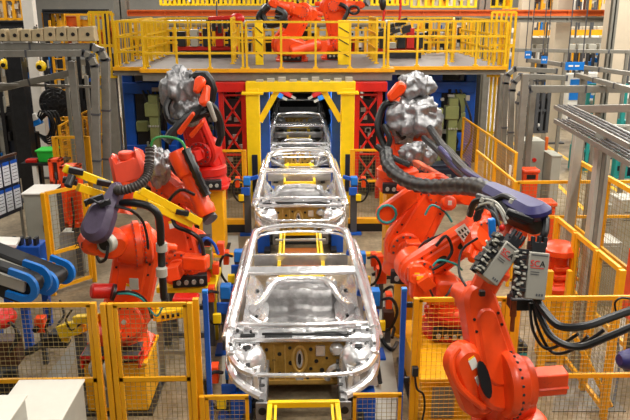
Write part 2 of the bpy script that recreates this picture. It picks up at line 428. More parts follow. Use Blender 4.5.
    h.obox(P(-.68, 7.93, .868), (1,0,0), (0,.95,.3), (0,-.3,.95), .18, .05, .012)
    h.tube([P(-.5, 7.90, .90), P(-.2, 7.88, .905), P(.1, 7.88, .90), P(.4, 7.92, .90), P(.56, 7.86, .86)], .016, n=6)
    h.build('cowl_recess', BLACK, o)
    # firewall
    b = B()
    b.quadbox([P(-.57, 7.88, .20), P(.57, 7.88, .20), P(.57, 7.93, .20), P(-.57, 7.93, .20), P(-.55, 7.93, .82), P(.55, 7.93, .82), P(.55, 7.97, .82), P(-.55, 7.97, .82)])
    o = b.build('firewall', TAN, t)
    r = B(); k = B(); g = B()
    def fw(x, z, d=.0): return P(x, 7.88 + (z-.2)*.08 - d, z)
    for x0 in (-.50, -.36, -.22): r.tube([fw(x0, .28, .008), fw(x0, .74, .008)], .012, n=6, sub=1)
    r.tube([fw(-.04+.085*math.cos(a), .55+.17*math.sin(a), .012) for a in [i*math.pi/8 for i in range(16)]], .020, n=7, sub=1, closed=True)
    r.bar(fw(-.55, .25, .01), fw(.55, .25, .01), .03, .05)
    r.build('stiffening_rib', mat('golden_rib', 'CFA85A', .38, .4, .2, 12), o)
    g.slab([(.045*math.cos(i*math.pi/7)*(1.0), .12*math.sin(i*math.pi/7)) for i in range(14)], fw(-.04, .55, .012), (1,0,0), (0,.08,1), .02, .004)
    g.slab([(.05*math.cos(i*math.pi/5), .06*math.sin(i*math.pi/5)) for i in range(10)], fw(-.04, .29, .014), (1,0,0), (0,.08,1), .02, .004)
    g.slab([(-.06,-.07), (.06,-.07), (.06,.07), (-.06,.07)], fw(.22, .66, .015), (1,0,0), (0,.08,1), .03, .008)
    g.tube([fw(.3, .30, .05), fw(.36, .45, .07), fw(.50, .50, .06), fw(.56, .62, .03)], .045, n=8)
    g.lathe(fw(.42, .68, .0), (0,-1,.1), [(0,.09), (.05,.085), (.09,.05)], 16)
    g.build('pressed_boss', BODY, o)
    for (x, z, q) in ((-.45,.68,.022),(-.43,.42,.03),(-.29,.62,.026),(-.29,.36,.024),(-.16,.70,.022),(-.15,.50,.03),(-.15,.36,.02),(.1,.68,.024),(.1,.42,.022),(.17,.52,.026),(.24,.40,.03),(.3,.56,.018),(-.36,.54,.018),(.06,.30,.02),(-.5,.3,.02),(.5,.34,.03)):
        k.cyl(fw(x, z, .004), fw(x, z, .016), q, n=10)
    k.slab([(.022*math.cos(i*math.pi/6), .075*math.sin(i*math.pi/6)) for i in range(12)], fw(-.04, .56, .024), (1,0,0), (0,.08,1), .008, 0)
    k.build('firewall_hole', INKK, o)
    # floor pan with tunnel
    b = B()
    def f(u, v):
        x = -.56+1.12*u; y = 8.0+2.35*v
        z = .30 + .05*math.exp(-(x/.16)**4)*(1-.5*v) + .016*math.sin(y*19)*math.exp(-((abs(x)-.27)/.2)**4) - .03*math.exp(-((y-9.55)/.05)**2)
        if v > .82: z += .26*min(1, (v-.82)/.06)
        return P(x, y, z)
    b.grid(f, 40, 60)
    o = b.build('floor_pan', BODYD, t, sharp=75)
    b = B()
    b.tube([P(-.74, 9.0, .62), P(-.5, 8.98, .47), P(-.2, 8.98, .45), P(.2, 8.98, .45), P(.5, 8.98, .47), P(.74, 9.0, .62)], .045, n=8)
    b.tube([P(-.66, 8.45, .55), P(-.5, 8.45, .42), P(0, 8.45, .50), P(.5, 8.45, .42), P(.66, 8.45, .55)], .05, n=8)
    b.tube([P(-.8, 8.25, .74), P(-.4, 8.22, .76), P(.1, 8.22, .765), P(.8, 8.25, .74)], .033, n=7)
    b.quadbox([P(-.56,10.3,.50), P(.56,10.3,.50), P(.56,10.62,.52), P(-.56,10.62,.52), P(-.56,10.3,.62), P(.56,10.3,.62), P(.5,10.55,.60), P(-.5,10.55,.60)])
    b.build('floor_crossmember', BODY, o)
    b = B()
    b.tube([P(-.70, 9.2, .66), P(-.58, 9.7, .58), P(-.50, 10.15, .56), P(-.36, 10.36, .60), P(0, 10.40, .61), P(.36, 10.36, .60), P(.50, 10.15, .56), P(.58, 9.7, .58), P(.70, 9.2, .66)], .06, n=8)
    b.quadbox([P(-.56, 8.12, .62), P(.56, 8.12, .62), P(.62, 8.75, .33), P(-.62, 8.75, .33), P(-.56, 8.12, .66), P(.56, 8.12, .66), P(.62, 8.75, .37), P(-.62, 8.75, .37)])
    hb = b.build('seat_pan_rim', BODY, o)
    b = B()
    for k in range(9):
        for j in range(2): b.cyl(P(-.48+.12*k, 8.4+.2*j, .52-.092*j), P(-.48+.12*k, 8.41+.2*j, .545-.092*j), .016 if (k+j) % 3 else .026, n=8)
    b.build('drain_hole', INKK, hb)
    # roof headers
    b = B()
    b.quadbox([P(-.76,8.86,1.29), P(.76,8.86,1.29), P(.745,9.0,1.33), P(-.745,9.0,1.33), P(-.76,8.86,1.335), P(.76,8.86,1.335), P(.745,9.0,1.375), P(-.745,9.0,1.375)])
    b.build('windscreen_header', BODY, t, bevel=.012)
    b = B()
    b.tube([P(-.72, 10.30, 1.39), P(-.62, 10.48, 1.42), P(-.35, 10.56, 1.45), P(0, 10.58, 1.46), P(.35, 10.56, 1.45), P(.62, 10.48, 1.42), P(.72, 10.30, 1.39)], .04, n=8)
    b.tube([P(-.68, 10.2, 1.37), P(-.58, 10.36, 1.38), P(-.3, 10.44, 1.39), P(0, 10.45, 1.40), P(.3, 10.44, 1.39), P(.58, 10.36, 1.38), P(.68, 10.2, 1.37)], .018, n=6)
    b.build('tailgate_header', BODY, t)
    b = B()
    b.bar(P(-.8, 11.28, .62), P(.8, 11.28, .62), .06, .2)
    b.build('rear_panel', BODY, t, bevel=.01)
    return t
CARN = ['nearest bare silver car body shell, with golden firewall facing the camera', 'second bare silver car body shell, right behind the nearest one',
        'third bare silver car body shell, just passing under the yellow portal', 'fourth car body shell, in the dark beyond the yellow portal']
car0 = make_body((0, 7.0, 0), CARN[0])
for i in (1, 2, 3): dup(car0, (0, 7.0+6.0*i, 0), 0, CARN[i])
def make_carrier(loc, label):
    t = thing('body_carrier', label, 'carrier', loc, 0, 'yellow body carriers between the car bodies')
    Y0 = loc[1]-6.9
    def P(x, y, z): return V((x, y+Y0, z))
    b = B()
    for s in (-1, 1):
        b.bar(P(s*.37, 4.75, .58), P(s*.37, 6.85, .58), .055, .06)
        for y in (4.8, 6.8): b.bar(P(s*.37, y, .0), P(s*.37, y, .56), .05, .05)
        b.bar(P(s*.30, 5.4, .64), P(s*.30, 6.6, .70), .03, .03)
    for y in (4.78, 5.5, 6.82): b.bar(P(-.39, y, .585), P(.39, y, .585), .06, .07)
    b.build('frame', YELLOW, t, bevel=.006)
    b = B().quadbox([P(-.36,4.5,.54), P(.36,4.5,.54), P(.36,4.76,.56), P(-.36,4.76,.56), P(-.36,4.5,.56), P(.36,4.5,.56), P(.36,4.76,.58), P(-.36,4.76,.58)])
    b.build('end_plate', YELLOW, t)
    b = B().box(-.33, .33, 4.9+Y0, 5.42+Y0, .36, .40); b.box(-.33, .33, 5.6+Y0, 6.7+Y0, .30, .33)
    b.build('tray', mat('amber_tray', 'A85A10', .5, .1, .2, 6), t)
    b = B().bar(P(-.46, 6.15, .68), P(.46, 6.15, .68), .035, .04)
    b.build('cross_bar', LSTEEL, t, bevel=.006)
    return t
cn = ['yellow body carrier in front of the nearest car body, at the bottom edge', 'yellow body carrier showing through the roof of the nearest car body',
      'yellow body carrier showing through the roof of the second car body', 'yellow body carrier behind the third car body']
c0 = make_carrier((0, 6.9, 0), cn[0])
for i in (1, 2, 3): dup(c0, (0, 6.9+6.0*i, 0), 0, cn[i])
# skid under each body
def skid(i, label):
    Y0 = 6.0*i
    t = thing('body_skid', label, 'skid', (0, 9.2+Y0, 0), 0, 'dark skids under the car bodies')
    b = B()
    for s in (-1, 1): b.box(s*.66-.06, s*.66+.06, 7.1+Y0, 11.1+Y0, .0, .14)
    for y in (7.5, 9.0, 10.6): b.box(-.72, .72, y+Y0-.05, y+Y0+.05, .14, .2)
    b.build('skid_frame', DARK, t, bevel=.006)
    for s in (-1, 1): B().box(s*.74-.12, s*.74+.12, 7.35+Y0, 7.75+Y0, 0, .36).build('support_block', BLUE, t, bevel=.01)
for i, l in enumerate(('dark skid with blue blocks under the nearest car body', 'dark skid under the second car body', 'dark skid under the third car body')): skid(i, l)
# ------------------------------------------------------------------ guard fences
def fence(label, runs, z0, z1, mids=(), cell=.05, name='wire_fence', wire=WIRE, t=.045, paint=GOLD, posts=None, group=None, wt=.005, mesh=True):
    """runs: list of floor points along the fence; a post at each (or at POSTS indices)"""
    runs = [V((p[0], p[1], 0)) for p in runs]
    r = thing(name, label, 'fence', runs[0], 0, group)
    for k, p in enumerate(runs):
        if posts is None or k in posts:
            B().box(p.x-t*.6, p.x+t*.6, p.y-t*.6, p.y+t*.6, 0, z1+.02).build('post', paint, r, bevel=.004)
    for a, b_ in zip(runs, runs[1:]):
        d = (b_-a); L = d.length; d.normalize(); a2 = a+d*t*.7; b2 = b_-d*t*.7
        f = B()
        for z in (z0, z1) + tuple(mids): f.bar(a2+V((0,0,z)), b2+V((0,0,z)), t*.7, t)
        for q in (a2+d*t*.4, b2-d*t*.4): f.bar(q+V((0,0,z0)), q+V((0,0,z1)), t*.8, t*.7)
        f.build('frame', paint, r)
        if mesh: B().mesh(a2+V((0,0,z0)), d, (0,0,1), (b2-a2).length, z1-z0, cell, wt).build('wire_mesh', wire, r, smooth=False)
    return r
xl = lambda p: px_x(p, 6.4, 1.5)
fence('yellow wire fence panel in front of the floor cables, bottom left', [(xl(-55), 6.4), (xl(97.5), 6.4)], .12, 1.98, (1.155,))
fence('yellow wire fence panel in front of the orange robot with the purple cover', [(xl(107), 6.4), (xl(114), 6.4), (xl(192), 6.4)], .12, 1.97, (1.155,), posts=(0, 1, 2))
B_ = fence('low yellow wire barrier left of the nearest car body', [(xl(199), 6.42), (xl(250), 6.42)], .1, .92, (), posts=(0,))
fence('low yellow wire barrier right of the nearest car body', [(xl(351), 6.42), (xl(407), 6.42)], .1, .92, (), posts=())
fence('yellow wire fence panel in front of the yellow robot pedestal, right of the blue post', [(xl(416), 6.5), (xl(508), 6.5)], .12, 1.95, (), wire=WIREY)
fence('yellow wire fence panel behind the foreground robot motor, bottom right', [(xl(514), 6.5), (xl(680), 6.5)], .12, 1.95, (1.07,))
for p, l in ((205.5, 'blue light curtain post left of the nearest car body'), (404.5, 'blue light curtain post right of the nearest car body')):
    x = xl(p); t = thing('light_curtain_post', l, 'light curtain', (x, 6.55, 0), 0, 'blue light curtain posts')
    B().box(x-.026, x+.026, 6.52, 6.58, .0, 2.03).build('post', BLUE, t, bevel=.006)
    B().box(x-.028, x+.028, 6.518, 6.582, 2.03, 2.06).build('cap', SKY, t, bevel=.006)
    sx = 1 if p > 300 else -1
    B().box(min(x, x+sx*.09), max(x, x+sx*.09), 6.53, 6.57, 1.0, 1.05).box(min(x, x+sx*.09), max(x, x+sx*.09), 6.53, 6.57, 1.85, 1.9).build('bracket', DARK, t)
x = xl(196.5); o = B().box(x-.03, x+.03, 6.47, 6.53, 0, 1.99).build('barrier_post', GOLD, bevel=.004); tag(o, 'slim yellow post left of the left blue light curtain post', 'post')
x = xl(417); t = thing('junction_box', 'small black junction box and cable on the yellow fence post', 'junction box', (x, 6.44, 1.2))
B().box(x-.03, x+.03, 6.41, 6.47, 1.13, 1.23).build('case', DARK, t, bevel=.005)
B().tube([(x, 6.43, 1.13), (x+.02, 6.4, 1.0), (x+.09, 6.4, .93), (x+.11, 6.41, .75), (x+.08, 6.42, .5), (x+.09, 6.43, .2)], .012).build('cable', BLACK, t)
# mid distance cross fences beside the portal
for (p0, p1, l) in ((213, 246, 'yellow wire fence left of the yellow portal leg'), (351, 383, 'yellow wire fence right of the yellow portal leg')):
    fence(l, [(px_x(p0, 15.2, .8), 15.2), (px_x(p1, 15.2, .8), 15.2)], .15, 1.72, (1.02,), wire=WIRE, cell=.07, t=.05)
for (p0, p1, l) in ((178, 250, 'yellow low rail on the floor left of the second car body'), (348, 385, 'yellow low rail on the floor right of the second car body')):
    x0 = px_x(p0, 14.6, .2); x1 = px_x(p1, 14.6, .2)
    t = thing('floor_rail', l, 'rail', (x0, 14.6, 0))
    B().box(x0, x1, 14.56, 14.64, .22, .34).build('rail', GOLD, t, bevel=.01)
    B().box(x0, x1, 14.57, 14.63, .04, .22).build('plinth', BLACK, t)
    b = B().box(x0, x1, 13.1, 13.25, 0, .05); b.build('kerb', GOLD, t)
# ------------------------------------------------------------------ yellow portal, red lattice towers, blue columns
t = thing('portal_frame', 'bright yellow portal frame over the third car body', 'portal', (0, 17.2, 0))
for s, p in ((-1, 254), (1, 347)):
    x = px_x(p, 17.2, 1.5)
    b = B().box(x-.16, x+.16, 17.04, 17.36, 0, 2.86); b.box(x-.26, x+.26, 16.98, 17.42, 2.72, 2.78); b.box(x-.24, x+.24, 16.96, 17.44, 0, .04)
    b.build('leg', YELLOW, t, bevel=.01)
    B().bar((x-s*.16, 17.2, 2.05), (x-s*.62, 17.2, 2.84), .10, .14).build('brace', YELLOW, t, bevel=.008)
    B().box(x-.05, x+.09, 17.0, 17.04, .3, 1.25).build('cable_duct', DKBLUE, t)
xa, xb = px_x(246, 17.2, 2.9), px_x(355, 17.2, 2.9)
B().box(xa, xb, 17.05, 17.35, 2.78, 3.02).build('crossbeam', YELLOW, t, bevel=.01)
b = B()
for k in range(9): b.box(xa+.25+k*.27, xa+.42+k*.27, 17.1, 17.3, 3.02, 3.06+.03*(k % 3))
b.build('sensor_box', LSTEEL, t)
for s, (p0, p1), l in ((-1, (220, 247), 'red lattice tower left of the yellow portal'), (1, (354, 381), 'red lattice tower right of the yellow portal')):
    x0, x1 = px_x(p0, 17.6, 2), px_x(p1, 17.6, 2)
    t = thing('lattice_tower', l, 'tower', ((x0+x1)/2, 17.6, 0), 0, 'red lattice towers beside the portal')
    for x in (x0+.06, x1-.06):
        for y in (17.5, 18.2): B().box(x-.06, x+.06, y-.06, y+.06, 0, 2.75).build('upright', RED, t, bevel=.006)
    b = B()
    for k in range(3):
        z0 = .4+.75*k; z1 = z0+.75
        for y in (17.5, 18.2):
            b.bar((x0+.08, y, z0), (x1-.08, y, z1), .05, .05); b.bar((x1-.08, y, z0), (x0+.08, y, z1), .05, .05)
        b.box(x0, x1, 17.47, 17.53, z1-.02, z1+.03)
    b.build('bracing', RED, t)
    B().box(x0-.1, x1+.1, 17.3, 18.35, 2.75, 2.98).build('head_beam', RED, t, bevel=.01)
    b = B().box(x0+.1, x1-.1, 17.75, 18.1, .1, 2.5); b.build('equipment_core', DARK, t)
    b = B()
    rnd = random.Random(11 if s < 0 else 12)
    for k in range(8):
        xx = rnd.uniform(x0+.12, x1-.2); zz = rnd.uniform(.3, 2.4); b.box(xx, xx+.12, 17.68, 17.76, zz, zz+.1)
    b.build('valve_block', LSTEEL, t)
for p, l in ((264, 'blue column just inside the left portal leg'), (337, 'blue column just inside the right portal leg')):
    x = px_x(p, 18.3, 1.5)
    t = thing('blue_column', l, 'column', (x, 18.3, 0), 0, 'blue columns inside the portal')
    B().box(x-.16, x+.16, 18.2, 18.5, 0, 3.0).build('mast', BLUE, t, bevel=.01)
    B().box(x-.24, x+.24, 18.1, 18.6, 0, .06).build('foot', BLUE, t)
# ------------------------------------------------------------------ mezzanine
ZD = 3.3
def X(p, Y, z=ZD): return px_x(p, Y, z)
t = thing('mezzanine_deck', 'grey mezzanine deck with yellow edge above the robot line', 'platform', (0, 18, 0))
xl0, xl1, xm0, xm1 = X(112, 18), X(150, 18), X(386, 18), X(508, 18)
b = B().box(xl0, xm1, 18.15, 20.0, ZD-.22, ZD-.04); b.box(xl1-.1, xm0+.1, 17.55, 18.15, ZD-.30, ZD-.04)
b.box(xl0, xl0+2.2, 20.0, 23, ZD-.22, ZD-.04); b.box(xm1-2.4, xm1, 20, 23, ZD-.22, ZD-.04); b.box(xl0, xm1, 20, 23, ZD-.22, ZD-.1)
b.build('deck_frame', STEEL, t)
b = B().box(xl0, xm1, 18.1, 23, ZD-.04, ZD); b.box(xl1-.1, xm0+.1, 17.5, 18.1, ZD-.04, ZD); b.build('deck_plate', DECK, t)
b = B().box(xl0, xl1-.1, 18.04, 18.1, ZD-.09, ZD+.0); b.box(xl1-.12, xm0+.12, 17.44, 17.5, ZD-.09, ZD+.0); b.box(xm0+.1, xm1, 18.04, 18.1, ZD-.09, ZD+.0)
b.box(xl1-.16, xl1-.1, 17.5, 18.1, ZD-.09, ZD+.0); b.box(xm0+.1, xm0+.16, 17.5, 18.1, ZD-.09, ZD+.0)
b.build('kick_plate', GOLD, t)
for p in (116, 500):
    x = X(p, 18.4, 1.5); B().box(x-.13, x+.13, 18.3, 18.5, 0, ZD-.2).build('support_column', STEEL, t, bevel=.008)
for p in (131, 483):
    x = X(p, 22, 1.5); B().box(x-.1, x+.1, 21.9, 22.1, 0, ZD-.2).build('support_column', STEEL, t, bevel=.008)
def railing(label, pts, z, hgt=1.1, nmid=2, posts=None, r=.026, pales=0, m=RAILY):
    q = thing('guard_railing', label, 'railing', (pts[0][0], pts[0][1], z), 0)
    pts = [V((p[0], p[1], z)) for p in pts]
    up = V((0,0,hgt))
    b = B()
    for k in range(nmid+1):
        h = up*(k+1)/(nmid+1)
        for a, c in zip(pts, pts[1:]): b.bar(a+h, c+h, r*2, r*2)
    b.build('rail', m, q)
    for a, c in zip(pts, pts[1:]):
        L = (c-a).length; n = max(1, round(L/.75))
        for k in range(n+1):
            if k == 0 and a is not pts[0]: continue
            p = mix(a, c, k/n); d = (c-a).normalized()
            B().bar(p, p+up, r*2, r*2.2).box(p.x-.06, p.x+.06, p.y-.06, p.y+.06, z-.0, z+.03).build('post', m, q)
        if pales:
            w = B(); n = int(L/pales)
            for k in range(n): w.bar(mix(a, c, (k+.5)/n)+up*.05, mix(a, c, (k+.5)/n)+up, .022, .022)
            w.build('pale', m, q)
    return q
railing('yellow railing along the front edge of the mezzanine centre', [(xl1-.05, 18.0), (xl1-.05, 17.55), (X(243, 17.5), 17.55)], ZD)
railing('yellow railing in front of the robots on the mezzanine', [(X(247, 17.5), 17.55), (X(384, 17.5), 17.55)], ZD)
railing('yellow railing at the left end of the mezzanine front', [(xl0+.1, 18.15), (xl1-.12, 18.15)], ZD)
railing('yellow railing at the right end of the mezzanine front', [(X(388, 17.6), 17.65), (X(388, 18), 18.15), (xm1-.05, 18.15)], ZD)
railing('yellow railing running back on the left side of the mezzanine', [(xl0+.1, 18.4), (xl0+.1, 22.9)], ZD, pales=.3)
railing('yellow railing running back on the right side of the mezzanine', [(xm1-.1, 18.4), (xm1-.1, 22.9)], ZD, pales=.3)
railing('inner yellow railing with pales at the left of the mezzanine', [(X(152, 20), 19.2), (X(165, 22), 22.4), (X(232, 22), 22.4)], ZD, pales=.16)
railing('inner yellow railing with pales at the right of the mezzanine', [(X(395, 22), 22.4), (X(455, 22), 22.4), (X(447, 20), 19.4)], ZD, pales=.16)
railing('inner yellow pale gate left of the mezzanine robots', [(X(236, 20), 18.9), (X(238, 22), 21.5)], ZD, 1.15, pales=.14)
railing('inner yellow pale gate right of the mezzanine robots', [(X(372, 20), 18.9), (X(367, 22), 21.5)], ZD, 1.15, pales=.14)
railing('yellow railing along the back of the mezzanine', [(X(168, 22.9), 22.95), (X(452, 22.9), 22.95)], ZD)
def cage_gate(label, x0, x1, y, z0, z1, n, m=RAILY):
    q = thing('cage_gate', label, 'gate', ((x0+x1)/2, y, z0), 0)
    b = B()
    for z in (z0+.03, (z0+z1)/2, z1): b.bar((x0, y, z), (x1, y, z), .05, .06)
    b.build('cross_rail', m, q)
    for k in range(n+1):
        x = x0+(x1-x0)*k/n
        B().box(x-.026, x+.026, y-.026, y+.026, z0, z1).build('bar', m, q)
cage_gate('tall yellow barred gate at the left end of the mezzanine', X(90, 18.3, 4.2), X(113, 18.3, 4.2), 18.3, 3.0, 4.62, 5)
cage_gate('tall yellow barred gate at the right end of the mezzanine', X(491, 18.3, 4.2), X(515, 18.3, 4.2), 18.3, 3.0, 4.62, 5)
cage_gate('yellow ladder cage under the left end of the mezzanine', X(96, 18.6, 2), X(109, 18.6, 2), 18.6, .0, 3.0, 2)
cage_gate('yellow ladder cage under the right end of the mezzanine', X(489, 18.6, 2), X(497, 18.6, 2), 18.6, .0, 3.0, 2)
for p0, p1, l in ((255, 263, 'yellow guard panel with dark stripes left of the mezzanine robots'), (338, 350, 'yellow guard panel with dark stripes right of the mezzanine robots')):
    x0, x1 = X(p0, 18.6, 4), X(p1, 18.6, 4)
    q = thing('machine_guard', l, 'panel', ((x0+x1)/2, 18.6, ZD))
    B().box(x0, x1, 18.56, 18.62, ZD, 4.42).build('sheet', YELLOW, q, bevel=.008)
    b = B()
    for k in range(3): b.bar((x0+.02, 18.555, ZD+.35+.3*k), (x1-.02, 18.555, ZD+.2+.3*k), .01, .025)
    b.build('stripe', INKK, q)
# ------------------------------------------------------------------ articulated robots
def facing(ax, p):
    ax = V(ax).normalized()
    return ax if ax.dot(CAM - V(p)) > 0 else -ax
def bolts(b, c, ax, r, n, q=.014, h=.012):
    ax = V(ax).normalized(); u = ax.orthogonal().normalized(); v = ax.cross(u)
    for k in range(n):
        p = V(c)+(u*math.cos(2*math.pi*k/n)+v*math.sin(2*math.pi*k/n))*r
        b.cyl(p, p+ax*h, q, n=6)
def pedestal(label, x, y, z0, sx, sy, m=PED, rnd=False, name='robot_pedestal'):
    t = thing(name, label, 'pedestal', (x, y, 0))
    if rnd:
        B().lathe((x, y, 0), (0,0,1), [(0, sx*.62), (.03, sx*.62), (.03, sx*.5), (z0-.03, sx*.5)], 28).build('column', m, t)
        B().lathe((x, y, z0-.03), (0,0,1), [(0, sx*.56), (.03, sx*.56)], 28).build('top_plate', m, t)
    else:
        B().box(x-sx/2, x+sx/2, y-sy/2, y+sy/2, .03, z0-.04).build('body', m, t, bevel=.02)
        B().box(x-sx/2-.06, x+sx/2+.06, y-sy/2-.06, y+sy/2+.06, 0, .03).build('foot_plate', DARK, t)
        B().box(x-sx/2-.03, x+sx/2+.03, y-sy/2-.03, y+sy/2+.03, z0-.04, z0).build('top_plate', m, t, bevel=.008)
        B().box(x-sx*.34, x+sx*.0, y-sy/2-.02, y-sy/2, .1, z0-.12).build('cover_plate', STEEL, t)
    return t
def robot(label, base, S, E, W, T, ax, s=1.0, m=ORANGE, stickers=True, hose=True, balancer=True, rl=(.25,.17), foot=True, motor_side=1, name='industrial_robot', side_off=0.0, holes=False, bplate=.38, upper=True, smotor=True):
    bx, by, zb = base; S, E, W, T = V(S), V(E), V(W), V(T); f = facing(ax, S)
    t = thing(name, label, 'robot', (bx, by, zb))
    b = B()
    if foot:
        h = bplate*s
        b.slab([(-h,-h*.7), (-h*.7,-h), (h*.7,-h), (h,-h*.7), (h,h*.7), (h*.7,h), (-h*.7,h), (-h,h*.7)], (bx, by, zb+.03*s), (1,0,0), (0,1,0), .06*s, .01)
        b.lathe((bx, by, zb+.06*s), (0,0,1), [(0,.36*s), (.06*s,.35*s), (.16*s,.29*s), (.2*s,.29*s)], 28)
        bolts(b, (bx, by, zb+.06*s), (0,0,1), h*1.02, 8, .02*s, .02)
        b.build('base', m, t)
    zt = zb+.26*s
    b = B()
    b.lathe((bx, by, zt-.06*s), (0,0,1), [(0,.30*s), (.02*s,.34*s), (.14*s,.34*s), (.17*s,.30*s)], 28)
    root = V((bx, by, zt+.16*s)); off = -f*.20*s
    b.link(root+off*.6, .27*s, S+off, .22*s, f, .20*s, .03*s)
    b.link(root+off*.1-f*.02, .25*s, mix(root, S, .62), .16*s, f, .3*s, .04*s)
    b.build('turret', m, t)
    b = B(); b.cyl(S-f*.30*s, S-f*.02*s, .235*s, ch=.02*s, n=26); 
    if upper: b.cyl(S+f*.10*s, S+f*.17*s, .20*s, ch=.015*s, n=26)
    g = b.build('shoulder_gearbox', m, t)
    if upper:
        b = B(); bolts(b, S+f*.17*s, f, .165*s, 12, .016*s, .014*s); b.cyl(S+f*.165*s, S+f*.185*s, .05*s, n=14)
        b.build('bolt_circle', DSTEEL, g)
    la = B(); la.link(S+f*.0, rl[0]*s, E, rl[1]*s, f, .20*s, .035*s)
    d = (E-S); L = d.length; d.normalize(); w = f.cross(d)
    la.link(S+d*L*.22+f*.10*s, rl[0]*.62*s, S+d*L*.82+f*.10*s, rl[1]*.62*s, f, .05*s, .02*s)
    arm = la.build('lower_arm', m, t)
    if holes:
        b = B()
        for q in (.35, .68):
            b.slab([(.055*s*math.cos(i*math.pi/8)*1.3, .042*s*math.sin(i*math.pi/8)) for i in range(16)], S+d*L*q+f*.127*s, d, w, .006*s, 0)
        b.build('arm_opening', BLACK, arm)
    b = B()
    for q in (.16, .30, .72, .86):
        for k in (-1, 1): b.cyl(S+d*L*q+w*k*(rl[0]*.75*(1-q)+rl[1]*.72*q)*s+f*.085*s, S+d*L*q+w*k*(rl[0]*.75*(1-q)+rl[1]*.72*q)*s+f*.112*s, .013*s, n=7)
    b.cyl(S+d*L*.9+f*.10*s, S+d*L*.9+f*.112*s, .028*s, n=10)
    b.build('arm_bolt', INKK, arm)
    if stickers:
        B().obox(S+d*L*.50+f*.127*s, d, w, f, .10*s, .07*s, .004).build('white_sticker', STICK, arm, smooth=False)
        B().obox(S+d*L*.50+f*.129*s+d*.035*s, d, w, f, .03*s, .07*s, .004).build('yellow_sticker', STICKY, arm, smooth=False)
    b = B(); b.cyl(E-f*.15*s, E+f*(.17 if upper else .05)*s, .15*s, ch=.02*s, n=24); g = b.build('elbow_gearbox', m, t)
    b = B()
    if upper: bolts(b, E+f*.17*s, f, .115*s, 10, .013*s, .012*s); b.build('bolt_circle', DSTEEL, g)
    else: b.bm.free()
    # motors
    msd = f*motor_side
    c = S + msd*.17*s
    b = B(); b.cyl(c, c+msd*.06*s, .12*s, n=20, ch=.01*s); b.obox(c+msd*.17*s, f, d, w, .24*s, .17*s, .17*s)
    if smotor: b.build('shoulder_motor', m, t, bevel=.02*s)
    b = B(); c = E - f*.15*s; b.cyl(c, c-f*.2*s, .08*s, n=16, ch=.01*s); b.build('elbow_motor', m, t)
    # upper arm
    u = (W-E); Lu = u.length; u.normalize(); uw = f.cross(u)
    b = B(); b.link(E-u*(.20*s if upper else .0), .17*s if upper else .12, E+u*min(.34*s, Lu*.4), .135*s, f, .26*s if upper else .14, .05*s)
    h = b.build('upper_arm_housing', m, t)
    b = B(); c = E-u*(.34*s if upper else .05)
    for k in (-1, 1): b.cyl(c+u*.02+uw*k*.07*s, c-u*.16*s+uw*k*.07*s, .055*s, n=12, ch=.008)
    if upper: b.build('wrist_motor', m, h)
    c0 = E+u*min(.30*s, Lu*.36)
    b = B(); b.lathe(c0, u, [(0,.15*s), (.05*s,.155*s), (.09*s,.125*s), ((W-c0).length*.8,.095*s), ((W-c0).length-.02, .11*s)], 22)
    b.build('forearm', m, t)
    b = B()
    for k in (-1, 1): b.link(W-u*.12*s+f*k*.085*s, .085*s, W+f*k*.085*s, .075*s, f, .05*s, .012*s)
    b.cyl(W-f*.07*s, W+f*.07*s, .08*s, n=18); b.build('wrist', m, t)
    tv = (T-W); Lt = tv.length; tv.normalize()
    b = B(); b.lathe(W, tv, [(0,.06*s), (Lt*.7,.075*s), (Lt*.72,.10*s), (Lt,.10*s)], 20); b.build('tool_flange', DSTEEL, t)
    if balancer:
        p = root-f*.1*s + V((0,0,.15*s)) - V((d.x, d.y, 0))*.25*s; q = mix(S, E, .35)+off*.9
        b = B(); b.cyl(p, mix(p, q, .75), .10*s, n=18, ch=.02*s); b.cyl(mix(p, q, .7), q, .04*s, n=12); b.build('balancing_cylinder', m, t)
    if hose:
        b = B(); q = f*.20*s
        b.tube([S+off*1.5-V((0,0,.2*s)), S+off*1.6+d*.3*L, E+off*1.2-u*.3*s, E+V((0,0,.3*s))-u*.1*s, mix(E, W, .5)+V((0,0,.24*s)), W+V((0,0,.16*s))], .042*s, n=8, sub=8, rings=2)
        b.build('hose', BLACK, t)
        b = B()
        for k in range(3): b.tube([S+off*1.2-V((0,0,.25*s))+w*.05*k, S-f*.18*s+d*.25*L+w*(.1+.04*k), S-f*.2*s+d*.6*L+w*.12, E+off*.8+w*(.02*k)], .013*s, n=6)
        b.build('cable', BLACK, t)
    # connector block on the base
    if foot:
        v = (CAM-V((bx,by,0))); v.z = 0; v.normalize(); side = v.cross(V((0,0,1)))
        c = V((bx, by, zb+.11*s))+v*(.40*s)
        b = B().obox(c, side, v, (0,0,1), .46*s, .12*s, .16*s); o = b.build('connector_block', DARK, t, bevel=.01)
        b = B()
        for k in range(4): b.cyl(c+side*(-.15+.1*k)*s+v*.06*s, c+side*(-.15+.1*k)*s+v*.1*s, .03*s, n=10)
        b.build('plug', LSTEEL, o)
    return t
def foil(label, c, r, seed, name='foil_cover'):
    """crumpled silver cloth bagged over a robot joint"""
    rnd = random.Random(seed)
    from mathutils import noise
    b = B(); b.blob((0,0,0), (1,1,1), n=54, m=36); c = V(c); so = V((seed*7.3, seed*3.1, seed*1.7))
    for v in b.bm.verts:
        d = v.co.normalized(); q = V((d.x, d.y, d.z*.55))
        k = .98 + .34*noise.noise(q*1.5+so) - .40*abs(noise.noise(q*2.3+so*2)) - .20*abs(noise.noise(V((q.x*5, q.y*5, q.z*2.4))+so)) - .05*abs(noise.noise(V((q.x*9, q.y*9, q.z*5))+so))
        if d.z < 0: k *= 1-.18*d.z
        v.co = c + V((d.x*r[0], d.y*r[1], d.z*r[2]))*k*1.12
    o = b.build(name, FOIL, sharp=75)
    tag(o, label, 'cover', 'silver foil covers on the robots'); return o
